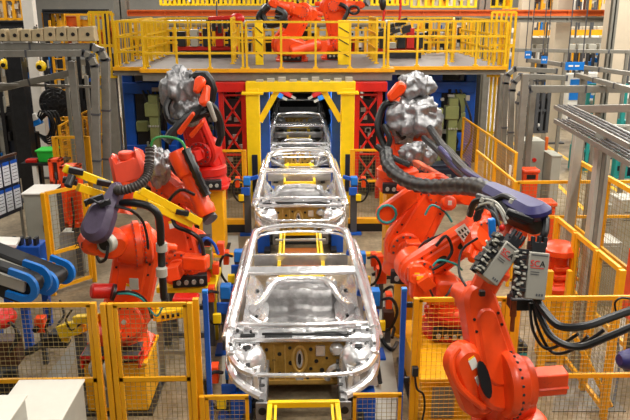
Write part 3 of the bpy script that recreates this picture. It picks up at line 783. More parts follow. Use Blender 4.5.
def hoses(name, label, cat, paths, m=BLACK, rings=None, parts='hose', n=8):
    t = thing(name, label, cat, paths[0][0][0])
    for pts, r in paths: B().tube(pts, r, n=n, sub=8, rings=rings).build(parts, m, t)
    return t
# ---- front left robot (purple cover)
Y = 7.75
zb = .70; bx = px_x(120, 7.9, .7)
pedestal('yellow block pedestal under the orange robot with the purple cover, behind the left fence', bx, 7.95, zb, .74, .7)
S = at(126, 320, 7.62); E = at(139, 247, 7.66); W = at(106, 243, 7.36); T = at(92, 243, 7.2)
rl1 = robot('large orange robot behind the left fence, wearing a purple grey cover', (bx, 7.95, zb), S, E, W, T, (.12, 1, .0), 1.0, rl=(.25,.26), balancer=False, hose=False)
b = B(); b.obox(V((bx, 7.52, zb+.14)), (1,0,0), (0,1,0), (0,0,1), .70, .16, .04); b.box(bx-.35, bx-.32, 7.44, 7.7, zb, zb+.16); b.box(bx+.32, bx+.35, 7.44, 7.7, zb, zb+.16)
b.build('connector_guard', RED, rl1, bevel=.008); B().box(bx-.33, bx+.33, 7.45, 7.78, zb+.165, zb+.175).build('guard_top', DSTEEL, rl1)
b = B()
for k in range(3): b.tube([(bx-.2+.16*k, 7.48, zb+.1), (bx-.22+.16*k, 7.38, zb+.04), (bx-.18+.15*k, 7.4, zb-.12), (bx-.1+.08*k, 7.5, zb-.3)], .022, n=7)
b.build('cable_loop', LSTEEL, rl1)
# forearm body with ring, lettering, cover
u = V((-1, -.32, -.03)).normalized(); c = at(141, 243, 7.62)
b = B(); b.lathe(c+u*(-.12), u, [(0,.20), (.03,.24), (.09,.24), (.10,.22), (.12,.22), (.13,.265), (.19,.265), (.21,.235), (.30,.22), (.40,.18)], 28)
rg = b.build('axis_ring', ORANGE, rl1)
b = B(); bolts(b, c+u*(-.12+.185), u, .25, 24, .013, .015); bolts(b, c+u*(-.12+.085), u, .23, 22, .011, .015); b.build('bolt_circle', DSTEEL, rg)
p0 = at(112, 243, 7.36); p1 = at(90, 242, 7.22); fx = V((-.28, -.96, .05)).normalized()
b = B(); b.link(p0, .165, p1, .115, fx, .24, .05, n=14); fb = b.build('forearm_shell', ORANGE, rl1)
q = at(107, 243.5, 7.15); fq = facing(fx, q)
b = B(); b.cyl(q-fq*.06, q+fq*.05, .10, n=24, ch=.01); wr = b.build('axis_cap', LSTEEL, rl1)
B().cyl(q+fq*.05, q+fq*.058, .062, n=20).build('cap_hole', BLACK, wr)
dx = (p0-p1).normalized(); fo = fx if fx.dot(CAM-p1) > 0 else -fx; text('ABB', .085, mix(p0, p1, .93)+fo*.124-dx*.115-V((0,0,.03)), dx, (0,0,1), INKK, 'lettering', fb)
# purple cover: bent sheet over the wrist
a0 = at(98, 226, 7.12); a1 = at(117, 190, 7.42)
b = B(); b.link(at(97, 228, 7.1), .16, at(102, 215, 7.18), .15, fx, .22, .06, n=12); b.link(at(106, 212, 7.2), .10, a1, .075, fx, .2, .05, n=12)
cv = b.build('wrist_cover', PURP, rl1)
# upper head with neck
hc = at(129, 168, 7.75)
b = B(); b.slab([(-.19,-.13), (-.12,-.20), (.13,-.20), (.20,-.12), (.19,.16), (.14,.20), (.10,.10), (-.07,.10), (-.11,.20), (-.17,.15)], hc, (.95,.05,.27), (-.27,.3,.95), .26, .05)
b.cyl(hc+V((-.02,0,.10)), hc+V((-.02,0,.19)), .09, n=16, ch=.015)
b.build('head_housing', mat('orange_head_paint', 'E8492A', .4, 0, .1, 4, coat=.2), rl1, bevel=.02)
b = B(); b.lathe(at(128, 178, 7.7), at(124, 205, 7.6)-at(128, 178, 7.7), [(0,.10), (.1,.115), (.16,.085), (.36,.085), (.4,.11)], 20); b.build('head_neck', ORANGE, rl1)
b = B(); b.tube([at(150, 148, 7.6), at(149, 165, 7.5), at(147, 176, 7.4), at(138, 185, 7.3), at(124, 190, 7.25), at(117, 190, 7.3)], .045, n=10, sub=10, rings=2); b.build('corrugated_hose', mat('grey_hose', '3A3330', .5, 0, .2, 20), rl1)
b = B(); b.tube([at(122, 203, 7.3), at(134, 203, 7.2), at(150, 207, 7.15), at(159, 218, 7.15), at(161, 245, 7.2), at(162, 270, 7.3), at(164, 298, 7.4)], .042, n=10, sub=8); b.build('black_hose', BLACK, rl1)
b = B()
for py in (247, 272): b.cyl(at(161.5, py-4, 7.22), at(161.8, py+4, 7.22), .062, n=14)
b.build('hose_clamp', LSTEEL, rl1)
b = B(); b.tube([at(112, 206, 7.2), at(130, 210, 7.2), at(143, 222, 7.3), at(148, 245, 7.4), at(147, 262, 7.5)], .016, n=6); b.tube([at(108, 246, 7.05), at(106, 258, 7.0), at(100, 262, 7.05), at(97, 256, 7.1)], .018, n=6)
b.tube([at(116, 293, 7.3), at(128, 292, 7.25), at(140, 296, 7.3), at(148, 305, 7.35), at(152, 318, 7.4)], .02, n=6); b.build('cable', BLACK, rl1)
b = B(); b.tube([at(118, 294, 7.24), at(130, 294, 7.2), at(142, 299, 7.25), at(150, 310, 7.3), at(157, 316, 7.3), at(162, 308, 7.3)], .012, n=6); b.build('green_cable', TEAL, rl1)
b = B(); p, q2 = at(116, 291, 7.42), at(91, 291, 7.3); b.cyl(p, q2, .085, n=20, ch=.015); b.box(0,0,0,0,0,0) if False else None
m1 = b.build('arm_motor', RED, rl1); b = B(); b.cyl(at(112, 292, 7.26), at(115, 292.5, 7.27), .095, n=18); b.build('motor_seal', BLACK, m1)
fl = at(125, 321, 7.30); b = B(); b.slab([(.205*math.cos(i*math.pi/12)*(1.0 if i % 6 else 1.08), .205*math.sin(i*math.pi/12)*(1.0 if i % 6 else 1.08)) for i in range(24)], fl, (1,-.1,0), (0,.25,1), .06, .015)
fc = b.build('flange_cover', ORANGE, rl1); b = B(); b.cyl(fl+V((0,-.02,0)), fl+V((0,-.05,.01)), .06, n=14); b.build('hub', ORANGE, fc); B().cyl(fl+V((0,-.05,.01)), fl+V((0,-.06,.012)), .028, n=12).build('hub_bolt', LSTEEL, fc)
b = B(); bolts(b, fl+V((0,-.03,.0)), (0,-1,.25), .165, 12, .012, .012); b.build('bolt_circle', INKK, fc)
B().obox(at(134, 284, 7.38), (1,-.1,0), (0,.1,1), (.1,1,0), .10, .13, .01).build('type_plate', LSTEEL, rl1)
b = B()
for (px, py) in ((90, 201), (98, 198), (105, 203)): b.obox(at(px, py, 7.1), (1,.2,.3), (-.2,1,0), (-.3,0,1), .11, .06, .05)
b.tube([at(86, 206, 7.1), at(90, 199, 7.0), at(99, 203, 7.0), at(105, 200, 7.05)], .014, n=6); b.build('wrist_fittings', DARK, rl1, bevel=.005)
# ---- yellow frame tool held by the second left robot
t = thing('frame_gripper', 'long yellow frame gripper reaching left across the orange robots', 'gripper', at(128, 195, 8.4))
for (a, b_) in (((64, 168), (150, 200)), ((78, 187), (136, 206)), ((140, 190), (200, 222)), ((146, 203), (192, 224))):
    ya = 8.5 if a[0] < 100 else 8.6
    p, q = at(*a, ya), at(*b_, 9.0)
    B().bar(p, q, .085, .10).build('beam', YELLOW, t, bevel=.008)
b = B()
for (px, py, YY) in ((70, 181, 8.45), (104, 183, 8.55), (76, 171, 8.45), (122, 195, 8.7), (165, 205, 8.8), (182, 212, 8.85)): b.obox(at(px, py, YY), (1,.3,-.3), (-.3,1,0), (.3,0,1), .16, .10, .07)
b.build('joint_block', DARK, t, bevel=.01)
B().cyl(at(68, 186, 8.3), at(72, 176, 8.4), .05, n=12).build('suction_cup', BLACK, t)
# ---- second left robot
Y = 9.7; bx = px_x(190, Y, .9)
t = thing('robot_stand', 'yellow topped grey stand under the second robot on the left', 'stand', (bx, Y, 0))
B().box(bx-.42, bx+.42, Y-.4, Y+.4, .86, .95).build('table_plate', YELLOW, t, bevel=.01)
for sx in (-1, 1):
    for sy in (-1, 1): B().box(bx+sx*.32-.05, bx+sx*.32+.05, Y+sy*.3-.05, Y+sy*.3+.05, 0, .86).build('leg', DSTEEL, t)
b = B().box(bx-.32, bx+.32, Y-.33, Y-.27, .12, .2); b.build('stretcher', DSTEEL, t)
S = at(182, 262, 9.45); E = at(166, 182, 9.8); W = at(204, 210, 9.3); T = at(211, 220, 9.2)
r = robot('bright orange robot on the left, its arm bent down towards the second car body', (bx, Y, .95), S, E, W, T, (.1, 1, 0), 1.05, rl=(.28,.20), bplate=.3)
b = B(); b.lathe(at(178, 150, 9.35), at(203, 205, 9.2)-at(178, 150, 9.35), [(0,.13), (.05,.16), (.35,.15), (.38,.12), (.8,.12), (.84,.14), (.95,.13)], 22); b.build('forward_arm', ORANGE, r)
b = B(); b.obox(at(196, 262, 9.0), (1,-.2,0), (.2,1,0), (0,0,1), .34, .2, .2); b.build('drive_motor', ORANGE, r, bevel=.03)
b = B(); b.tube([at(172, 215, 9.2), at(176, 226, 9.1), at(190, 232, 9.0), at(200, 240, 9.0), at(204, 256, 9.0)], .03, n=8); b.tube([at(186, 150, 9.2), at(194, 168, 9.1), at(200, 182, 9.1), at(207, 195, 9.1)], .055, n=8, rings=2)
b.tube([at(160, 220, 9.1), at(166, 205, 9.0), at(180, 190, 9.0), at(195, 195, 9.0)], .022, n=6); b.build('black_hose', BLACK, r)
b = B(); b.tube([at(150, 152, 9.3), at(154, 139, 9.3), at(168, 137, 9.3), at(182, 142, 9.2), at(188, 158, 9.2)], .018, n=6); b.build('green_cable', mat('green_cable', '2E8F4A', .5), r)
foil('crumpled silver foil cover on the elbow of the second left robot', at(159, 164, 9.45), (.17, .16, .24), 3)
t = thing('welding_tool', 'orange and dark clamp tool standing beside the second left robot', 'clamp', at(213, 262, 9.6))
for (px, py, m, sx, sz) in ((221, 248, ORANGE, .10, .18), (216, 268, ORANGE, .09, .16), (208, 258, OLIVE, .12, .30), (205, 240, DARK, .18, .14)):
    B().obox(at(px, py, 9.5), (1,0,0), (0,1,0), (0,0,1), sx, .14, sz).build('clamp_block', m, t, bevel=.01)
b = B(); c = at(212, 262, 9.6); b.box(c.x-.05, c.x+.05, c.y-.05, c.y+.05, 0, c.z); b.build('support_post', YELLOW, t)
b = B(); b.tube([at(203, 255, 9.4), at(200, 246, 9.35), at(206, 238, 9.35), at(214, 244, 9.4), at(218, 254, 9.4)], .025, n=6); b.build('hose', BLUE, t)
t = thing('trestle_tool', 'yellow tool with a red lid on a grey trestle, right of the front left robot', 'tool', at(170, 330, 8.6))
a, c = at(156, 316, 8.5), at(189, 310, 8.5); b = B(); b.bar(a, c, .16, .13); b.bar(a+V((0,.0,-.06)), a+V((.0,0,.16)), .08, .08); b.build('yellow_body', YELLOW, t, bevel=.015)
B().obox(at(186, 298, 8.7), (1,0,.0), (0,1,0), (0,0,1), .34, .22, .08).build('red_lid', RED, t, bevel=.03)
b = B()
for k in range(4): b.obox(mix(a, c, .25+.15*k)+V((0,-.085,.0)), (1,0,.05), (0,1,0), (0,0,1), .035, .01, .05)
b.build('dark_mark', INKK, t)
for px in (160, 187): p = at(px, 322, 8.55); B().box(p.x-.035, p.x+.035, p.y-.035, p.y+.035, 0, p.z+.06).build('trestle_leg', STEEL, t)
p, q = at(160, 352, 8.55), at(187, 352, 8.55); B().bar(p, q, .05, .05).build('trestle_rail', STEEL, t)
# ---- rear left robot with foil
Y = 13.6; bx = px_x(208, Y, 1.2)
pedestal('yellow pedestal of the red robot at the back left', bx+.08, Y, 1.35, .5, .55)
S = at(203, 152, Y-.2); E = at(186, 100, Y-.3); W = at(208, 105, Y-.9); T = at(214, 118, Y-1.1)
r = robot('red robot at the back left with a silver foil hood', (bx, Y, 1.35), S, E, W, T, (.3, 1, 0), 1.15, m=RED, stickers=False)
b = B(); b.tube([at(192, 78, 12.6), at(205, 76, 12.5), at(212, 90, 12.5), at(207, 106, 12.5), at(195, 113, 12.4), at(180, 125, 12.3), at(166, 142, 12.2)], .085, n=9, rings=2)
b.tube([at(172, 95, 12.6), at(166, 108, 12.5), at(172, 122, 12.4), at(190, 120, 12.4), at(212, 112, 12.4), at(222, 128, 12.5), at(218, 145, 12.6)], .06, n=8)
b.tube([at(205, 104, 12.3), at(213, 108, 12.3), at(219, 120, 12.4), at(221, 136, 12.4)], .075, n=8); b.build('hose_pack', BLACK, r)
b = B(); b.link(at(200, 82, 12.3), .10, at(197, 90, 12.25), .06, (.5,1,0), .12, .03); b.link(at(207, 88, 12.3), .05, at(204, 101, 12.2), .09, (.5,1,0), .12, .03); b.link(at(180, 132, 12.2), .05, at(193, 114, 12.15), .035, (.2,1,.2), .08, .02); b.link(at(192, 135, 12.2), .045, at(203, 122, 12.15), .03, (.2,1,.2), .08, .02); b.build('tool_arm', ORANGE, r)
B().link(at(209, 104, 12.15), .05, at(215, 120, 12.2), .035, (.4,1,.2), .06, .02).build('white_shield', LSTEEL, r)
foil('large crumpled silver foil hood on the rear left robot', at(182, 92, 12.7), (.34, .28, .42), 5)
foil('grey draped foil skirt under the hood of the rear left robot', at(188, 110, 12.6), (.26, .22, .28), 6)
# ---- front right robot (foreground)
S = at(498, 384, 5.35); E = at(477, 301, 5.6); W = at(516, 226, 5.75); T = at(522, 214, 5.8)
ax = V((1, .12, .0)).normalized()
bx, by = 1.86, 5.55
pedestal('grey pedestal of the foreground robot, below the bottom edge', bx, by, .85, .7, .7, m=DSTEEL)
r = robot('big orange foreground robot at the bottom right with its motor pointing right', (bx, by, .85), S, E, W, T, (.28, -1, .12), 1.0, rl=(.225,.155), hose=False, stickers=False, balancer=False, upper=False, smotor=False)
rg = B(); c = at(512, 383, 5.32); rg.lathe(c-ax*.10, ax, [(0,.27), (.03,.29), (.07,.29), (.08,.25), (.16,.25), (.18,.23), (.24,.22)], 30); o = rg.build('axis_ring', ORANGE, r)
b = B(); bolts(b, c-ax*.035+ax*0, ax, .285, 26, .012, .02); b.build('bolt_circle', INKK, o)
b = B(); c2 = at(522, 383, 5.3); b.obox(c2+ax*.22, ax, (0,1,0), (0,0,1), .34, .17, .20); b.obox(c2+ax*.22+V((0,0,-.03)), ax, (0,1,0), (0,0,1), .36, .19, .03); b.build('side_motor', ORANGE, r, bevel=.02)
fx = facing((.35,-1,.2), S); q0, q1 = at(463, 361, 5.36), at(478, 396, 5.36)
b = B(); b.link(q0, .17, q1, .18, (.35,-1,.2), .22, .06, n=14)
bd = b.build('counterweight_cover', ORANGE, r)
b = B(); b.tube([at(459, 348, 5.3), at(452, 358, 5.25), at(453, 374, 5.2), at(462, 390, 5.2), at(484, 408, 5.2)], .03, n=8); b.build('guard_handle', ORANGE, r)
for (px, py, m, a, h) in ((460.5, 357, STICK, .07, .085), (459, 352.5, STICKY, .06, .025), (465.5, 373, STICK, .06, .085), (467, 369, STICKY, .06, .035)):
    dd = (q0-q1).normalized(); p = at(px, py, 5.45); p = p+fx*(.114-(p-q0).dot(fx))
    B().obox(p, dd.cross(fx).normalized(), dd, fx, a*1.0, h*1.1, .006).build('warning_sticker', m, bd, smooth=False)
fa = facing((.28, -1, .12), S); dA = (E-S).normalized(); p = at(485, 380, 5.2)
p = p+fa*(.108-(p-S).dot(fa))
B().slab([(.05*math.cos(i*math.pi/8), .16*math.sin(i*math.pi/8)) for i in range(16)], p, fa.cross(dA)*-1, dA, .02, 0).build('arm_opening', BLACK, r)
B().obox(at(482, 293, 5.45), (1,0,0), (0,1,0), (0,0,1), .05, .05, .05).build('arm_bracket', BLACK, r, bevel=.008)
# navy cover and dress pack above
cv = B(); p0, p1 = at(492, 190, 6.1), at(536, 211, 5.35); cv.link(p0, .09, p1, .12, (-.15, -.35, 1), .13, .05, n=12); cv.build('navy_cover', NAVY, r)
b = B(); b.link(at(505, 208, 5.75), .10, at(533, 221, 5.4), .09, (-.1,-.9,.4), .2, .03); b.obox(at(520, 216, 5.3), (1,-.3,-.3), (.3,1,0), (.3,0,1), .2, .06, .05); b.build('cover_frame', BLACK, r, bevel=.01)
b = B()
b.tube([at(546, 218, 5.3), at(545, 232, 5.2), at(541, 240, 5.2)], .03, n=8)
b.tube([at(470, 215, 5.9), at(474, 203, 5.8), at(485, 200, 5.7), at(493, 210, 5.6), at(497, 225, 5.5)], .03, n=8)
b.tube([at(520, 204, 5.5), at(505, 196, 5.7), at(492, 200, 5.8), at(478, 196, 6.0)], .028, n=8); b.tube([at(500, 228, 5.4), at(495, 215, 5.5), at(485, 207, 5.7), at(476, 210, 5.8)], .014, n=6)
b.tube([at(466, 286, 5.5), at(459, 272, 5.6), at(462, 250, 5.7), at(478, 238, 5.7)], .011, n=8); b.build('black_hose', BLACK, r)
b = B(); b.tube([at(506, 224, 5.3), at(500, 210, 5.4), at(490, 203, 5.5), at(480, 205, 5.6)], .012, n=6); b.tube([at(508, 219, 5.3), at(497, 203, 5.4), at(486, 199, 5.6)], .01, n=6)
for (px, py) in ((481, 202), (492, 206), (510, 203)): b.cyl(at(px, py, 5.45), at(px+2, py-4, 5.45), .018, n=8)
b.build('steel_fitting', LSTEEL, r)
B().obox(at(492, 228, 5.35), (1,0,.15), (0,1,0), (-.15,0,1), .055, .05, .16).build('blue_filter', SKY, r, bevel=.01)
B().blob(at(502, 228, 5.3), (.025,.02,.03)).build('red_knob', RED, r)
def doser(label, P0, P1, wdt, dep, tx):
    """grey metering unit: P0 top centre, P1 bottom centre of the front face"""
    P0, P1 = V(P0), V(P1); dn = (P1-P0); L = dn.length; dn.normalize(); fr = facing((.05,-1,.12), P0); fr = (fr-dn*fr.dot(dn)).normalized(); rt = dn.cross(fr)*-1
    if rt.x < 0: rt = -rt
    c = (P0+P1)/2
    t = thing('dosing_unit', label, 'dosing unit', c, 0, 'grey dosing units on the foreground robot')
    cs = B().obox(c-fr*dep/2, rt, -dn, fr, wdt, L, dep).build('case', mat('dosing_case_grey', '9B988E', .42, .25, .08, 5), t, bevel=.008)
    text('SC', wdt*.40, P0+dn*L*.30-rt*wdt*.42+fr*.004, rt, -dn, INKR, 'lettering', cs)
    text('A', wdt*.40, P0+dn*L*.30+rt*wdt*.045+fr*.004, rt, -dn, INKK, 'lettering', cs)
    b = B()
    b.obox(P0+dn*L*.335+fr*.003-rt*wdt*.06, rt, dn, fr, wdt*.66, .005, .003)
    b.build('red_line', INKR, cs, smooth=False)
    b = B()
    for k in range(2): b.obox(P0+dn*L*(.42+.05*k)+fr*.003-rt*wdt*.15, rt, dn, fr, wdt*.42, .005, .003)
    b.obox(P0+dn*L*.06+fr*.003, rt, dn, fr, wdt*.8, .008, .003)
    for k in range(3): b.obox(P1-dn*L*.1+fr*.003+rt*wdt*(.05+.13*k), rt, dn, fr, .012, .018, .003)
    b.build('small_print', DSTEEL, cs, smooth=False)
    h = B(); h.obox(P0-dn*.04-fr*dep*.5, rt, -dn, fr, wdt*.7, .08, dep*.7)
    for k in (-.3, 0, .3): h.cyl(P0-dn*.04+rt*wdt*k-fr*.04, P0-dn*(.13-.03*abs(k))+rt*wdt*k-fr*.04, .018, n=10)
    h.build('head_block', DARK, t, bevel=.006)
    m = B(); e = B()
    rnd = random.Random(int(tx))
    for k in range(9):
        p = P0+dn*L*(.02+.115*k)-rt*(wdt*.5+.045)-fr*.05
        m.obox(p+rt*rnd.uniform(-.02,.015), rt, dn, fr, .07, rnd.uniform(.025,.042), rnd.uniform(.06,.11)); q = p+fr*rnd.uniform(.03,.06)-rt*rnd.uniform(-.01,.05); e.cyl(q, q-rt*rnd.uniform(.02,.05)+fr*.02+dn*rnd.uniform(-.03,.03), rnd.uniform(.007,.013), n=8); q = p+fr*.055+rt*rnd.uniform(-.03,.02)+dn*rnd.uniform(-.015,.015); e.obox(q, rt, dn, fr, rnd.uniform(.012,.03), rnd.uniform(.008,.02), .02)
    m.obox(c-rt*(wdt*.5+.05)-fr*.09, rt, dn, fr, .05, L*1.05, .04)
    m.build('valve_manifold', DARK, t, bevel=.003); e.build('fitting', LSTEEL, t)
    return t
d1 = doser('tilted grey dosing unit with red and black letters, left of the upright one', at(514, 246, 5.15), at(490, 281, 5.05), .15, .16, 1)
d2 = doser('upright grey dosing unit with red and black letters, right of the tilted one', at(540, 252.5, 5.1), at(535, 299.5, 5.0), .165, .16, 2)
b = B(); b.cyl(at(514, 300, 5.2), at(513, 316, 5.2), .028, n=12); b.cyl(at(513, 316, 5.2), at(512, 331, 5.2), .018, n=12); o = b.build('applicator_nozzle', COPPER); tag(o, 'copper brown nozzle hanging below the upright dosing unit', 'nozzle')
b = B(); c = at(521, 302, 5.25); b.obox(c, (1,0,0), (0,1,0), (0,0,1), .2, .14, .1); o = b.build('mounting_block', DARK, bevel=.01); tag(o, 'dark mounting block between the upright dosing unit and the nozzle', 'bracket')
hoses('hose_bundle', 'thick black hose bundle sagging from the dosing units to the right edge', 'hoses',
      [([at(536, 298, 5.1), at(545, 312, 4.95), at(560, 326, 4.8), at(585, 326, 4.7), at(615, 316, 4.7), at(660, 300, 4.7)], .032),
       ([at(536, 302, 5.1), at(541, 318, 5.0), at(553, 338, 4.85), at(578, 347, 4.75), at(610, 336, 4.7), at(660, 314, 4.7)], .028),
       ([at(530, 303, 5.1), at(533, 330, 5.05), at(545, 348, 5.0), at(562, 344, 4.9), at(578, 334, 4.8)], .013),
       ([at(533, 303, 5.1), at(538, 328, 5.05), at(552, 352, 5.0), at(572, 350, 4.9), at(588, 336, 4.8)], .013),
       ([at(535, 302, 5.1), at(545, 326, 5.0), at(560, 345, 4.95), at(585, 342, 4.85), at(604, 330, 4.8)], .015)])
hoses('hose_loop', 'small black hose loop above the bundle at the right edge', 'hose', [([at(616, 312, 4.75), at(615, 303, 4.75), at(621, 298, 4.75), at(632, 299, 4.75)], .008)])
# ---- right middle robot with boxed arm
bx = px_x(452, 8.5, .7); zb = .62
pedestal('yellow block pedestal behind the right fence, under the red footed robot', px_x(443, 8.0, .6), 8.05, zb, .78, 1.55)
S = at(417, 271, 8.25); E = at(480, 228, 8.2); W = at(488, 206, 8.5); T = at(492, 198, 8.5)
r = robot('orange robot right of the nearest car body, its arm with two oval openings leaning right', (bx, 8.55, zb), S, E, W, T, (-.1, 1, .0), 1.0, rl=(.22,.18), holes=True, stickers=False)
lab = at(465, 234, 7.97)
dd = (E-S).normalized(); f = facing((-.1,1,0), S)
B().obox(lab, dd, f.cross(dd), f, .14, .24, .005).build('type_plate', STICK, r, smooth=False)
b = B()
for k in range(3):
    for j in range(3): b.obox(lab+dd*(-.04+.04*k)+f.cross(dd)*(-.08+.07*j)+f*.003, dd, f.cross(dd), f, .02, .045, .004)
b.build('printed_block', INKK, r, smooth=False)
b = B(); c = at(416, 274, 7.95); b.slab([(-.1,-.08), (-.06,-.12), (.06,-.12), (.1,-.08), (.1,.08), (.06,.12), (-.06,.12), (-.1,.08)], c, (1,0,0), (0,.2,1), .14, .02); mc = b.build('motor_cover', ORANGE, r)
B().obox(c+V((-.0,-.075,.01)), (1,0,0), (0,1,0), (0,0,1), .06, .005, .07).build('warning_sticker', STICKY, mc, smooth=False)
b = B(); b.obox(at(421, 284, 7.95), (1,0,0), (0,1,.1), (0,-.1,1), .28, .16, .34); b.obox(at(446, 290, 8.0), (1,0,0), (0,1,0), (0,0,1), .3, .3, .32); b.build('turret_block', ORANGE, r, bevel=.04)
B().obox(at(420, 278, 7.85), (1,0,0), (0,1,.1), (0,-.1,1), .08, .005, .05).build('warning_sticker', STICKY, r, smooth=False)
b = B(); b.lathe((bx, 8.5, zb+.04), (0,0,1), [(0,.44), (.05,.43), (.09,.34), (.2,.33), (.22,.38), (.27,.38)], 32); b.build('base_ring', RED, r)
b = B(); b.tube([at(436, 246, 7.9), at(446, 236, 7.9), at(452, 250, 7.9), at(445, 262, 7.8), at(432, 270, 7.8)], .02, n=6); b.tube([at(430, 290, 7.7), at(436, 300, 7.7), at(446, 296, 7.7), at(452, 286, 7.8)], .014, n=6); b.build('cable', BLACK, r)
b = B(); b.tube([at(433, 266, 7.8), at(440, 260, 7.8), at(455, 264, 7.8), at(462, 270, 7.9)], .014, n=6); b.build('blue_cable', TEAL, r)
# ---- robot just behind it on a round pedestal
bx = px_x(409, 9.75, .8)
pedestal('round yellow pedestal right of the car body, below the orange robot', bx, 9.75, .95, .44, .44, rnd=True)
S = at(405, 245, 9.7); E = at(436, 190, 9.75); W = at(474, 198, 9.5); T = at(484, 201, 9.4)
r = robot('orange robot on the round yellow pedestal, arm raised to the right', (bx, 9.75, .95), S, E, W, T, (.05, 1, 0), 1.15, rl=(.27,.22), stickers=False, hose=False, balancer=False, bplate=.2)
b = B(); b.link(at(387, 214, 9.5), .16, at(410, 196, 9.5), .13, (0,1,.1), .12, .03); lk = b.build('linkage_arm', ORANGE, r)
b = B(); b.tube([at(387, 214, 9.40)+V((.13*math.cos(k*math.pi/6), 0, .13*math.sin(k*math.pi/6))) for k in range(12)], .02, n=6, sub=1, closed=True); b.build('seal_ring', TEAL, lk)
b = B(); b.obox(at(413, 248, 9.25), (1,0,0), (0,1,0), (0,0,1), .2, .2, .2); b.cyl(at(446, 204, 9.2), at(450, 203, 9.0), .10, n=14, ch=.02); b.build('joint_motor', ORANGE, r, bevel=.02)
B().obox(at(415, 250, 9.13), (1,0,0), (0,1,0), (0,0,1), .06, .005, .09).build('warning_sticker', STICKY, r, smooth=False)
b = B(); b.obox(at(450, 203, 8.95), (1,0,0), (0,1,0), (0,0,1), .05, .01, .06); b.build('small_sticker', STICK, r, smooth=False)
b = B(); b.tube([at(425, 215, 9.2), at(432, 205, 9.2), at(445, 212, 9.2), at(452, 222, 9.1)], .016, n=7); b.build('blue_hose', TEAL, r)
# ---- rear right robot with foil on the tall pedestal
Y = 12.2; bx = px_x(396, Y, 1)
pedestal('tall yellow pedestal right of the second car body', bx, Y, 1.62, .44, .5)
S = at(398, 146, 11.9); E = at(409, 108, 11.8); W = at(424, 150, 11.0); T = at(432, 158, 10.8)
r = robot('dark orange robot on the tall yellow pedestal, wrapped in silver foil', (bx, Y, 1.62), S, E, W, T, (.15, 1, 0), 1.1, m=ORANGE, hose=False, stickers=False, rl=(.24,.2), bplate=.3)
b = B(); b.link(at(418, 164, 10.6), .10, at(450, 182, 10.2), .07, (.1,.6,1), .10, .04, n=12); sh = b.build('arm_cover', SALMON, r)
b = B()
for k in range(9): b.cyl(mix(at(420, 168, 10.45), at(450, 185, 10.05), k/8), mix(at(420, 168, 10.45), at(450, 185, 10.05), k/8)+V((0,-.03,.01)), .014, n=6)
b.build('rivet', INKK, sh)
b = B(); c = at(396, 145, 11.4); b.cyl(c, c+V((0,-.12,.02)), .2, n=22, ch=.03); b.obox(c+V((.03,-.16,0)), (1,0,.3), (0,1,0), (-.3,0,1), .12, .05, .08); b.build('joint_cover', ORANGE, r)
b = B(); b.tube([at(400, 108, 11.3), at(388, 103, 11.3), at(381, 112, 11.3), at(378, 128, 11.2), at(384, 145, 11.1), at(390, 160, 10.8)], .06, n=8)
b.tube([at(376, 146, 10.9), at(388, 155, 10.8), at(398, 160, 10.7), at(410, 165, 10.6)], .05, n=8); b.tube([at(383, 125, 11.1), at(390, 140, 11.0), at(383, 152, 11.0), at(378, 145, 11.0)], .045, n=8); b.tube([at(404, 118, 11.2), at(398, 128, 11.1), at(404, 138, 11.1)], .06, n=8); b.build('black_hose', BLACK, r)
hoses('ribbed_dress_hose', 'thick ribbed black hose sweeping from the foil wrapped robot to the right', 'hose',
      [([at(386, 152, 10.2), at(388, 165, 9.8), at(400, 177, 9.3), at(418, 185, 8.7), at(440, 187, 8.1), at(460, 186, 7.4), at(480, 188, 6.8), at(497, 196, 6.2)], .085)], rings=3, n=12)
hoses('hose_pack', 'dark bundle of hoses and navy cables running down right above the ribbed hose', 'hoses',
      [([at(430, 128, 10.8), at(442, 145, 9.8), at(455, 160, 8.8), at(472, 176, 7.6), at(492, 190, 6.4)], .055),
       ([at(424, 138, 10.6), at(440, 152, 9.6), at(455, 168, 8.6), at(470, 180, 7.6), at(485, 190, 6.8)], .05),
       ([at(436, 138, 10.4), at(450, 150, 9.4), at(466, 168, 8.2), at(480, 180, 7.2)], .03)])
hoses('navy_cable_pack', 'navy cable bundle with white ties next to the dark hoses', 'cables',
      [([at(440, 148, 9.5), at(456, 164, 8.6), at(470, 174, 7.6), at(488, 184, 6.6)], .035), ([at(446, 156, 9.2), at(460, 172, 8.2), at(474, 183, 7.2)], .03)], m=NAVY)
foil('silver foil bag on the top joint of the rear right robot', at(416, 85, 11.4), (.28, .24, .25), 21)
foil('wide crumpled silver foil wrap around the arm of the rear right robot', at(415, 119, 11.2), (.46, .32, .35), 22)
foil('silver foil wrap below the wide one, on the wrist of the rear right robot', at(417, 153, 10.8), (.27, .2, .19), 23)
b = B(); b.link(at(400, 88, 11.2), .10, at(392, 96, 11.2), .08, (0,1,.2), .12, .03); o = b.build('robot_tool', ORANGE); tag(o, 'small orange tool head left of the top foil bag', 'tool')
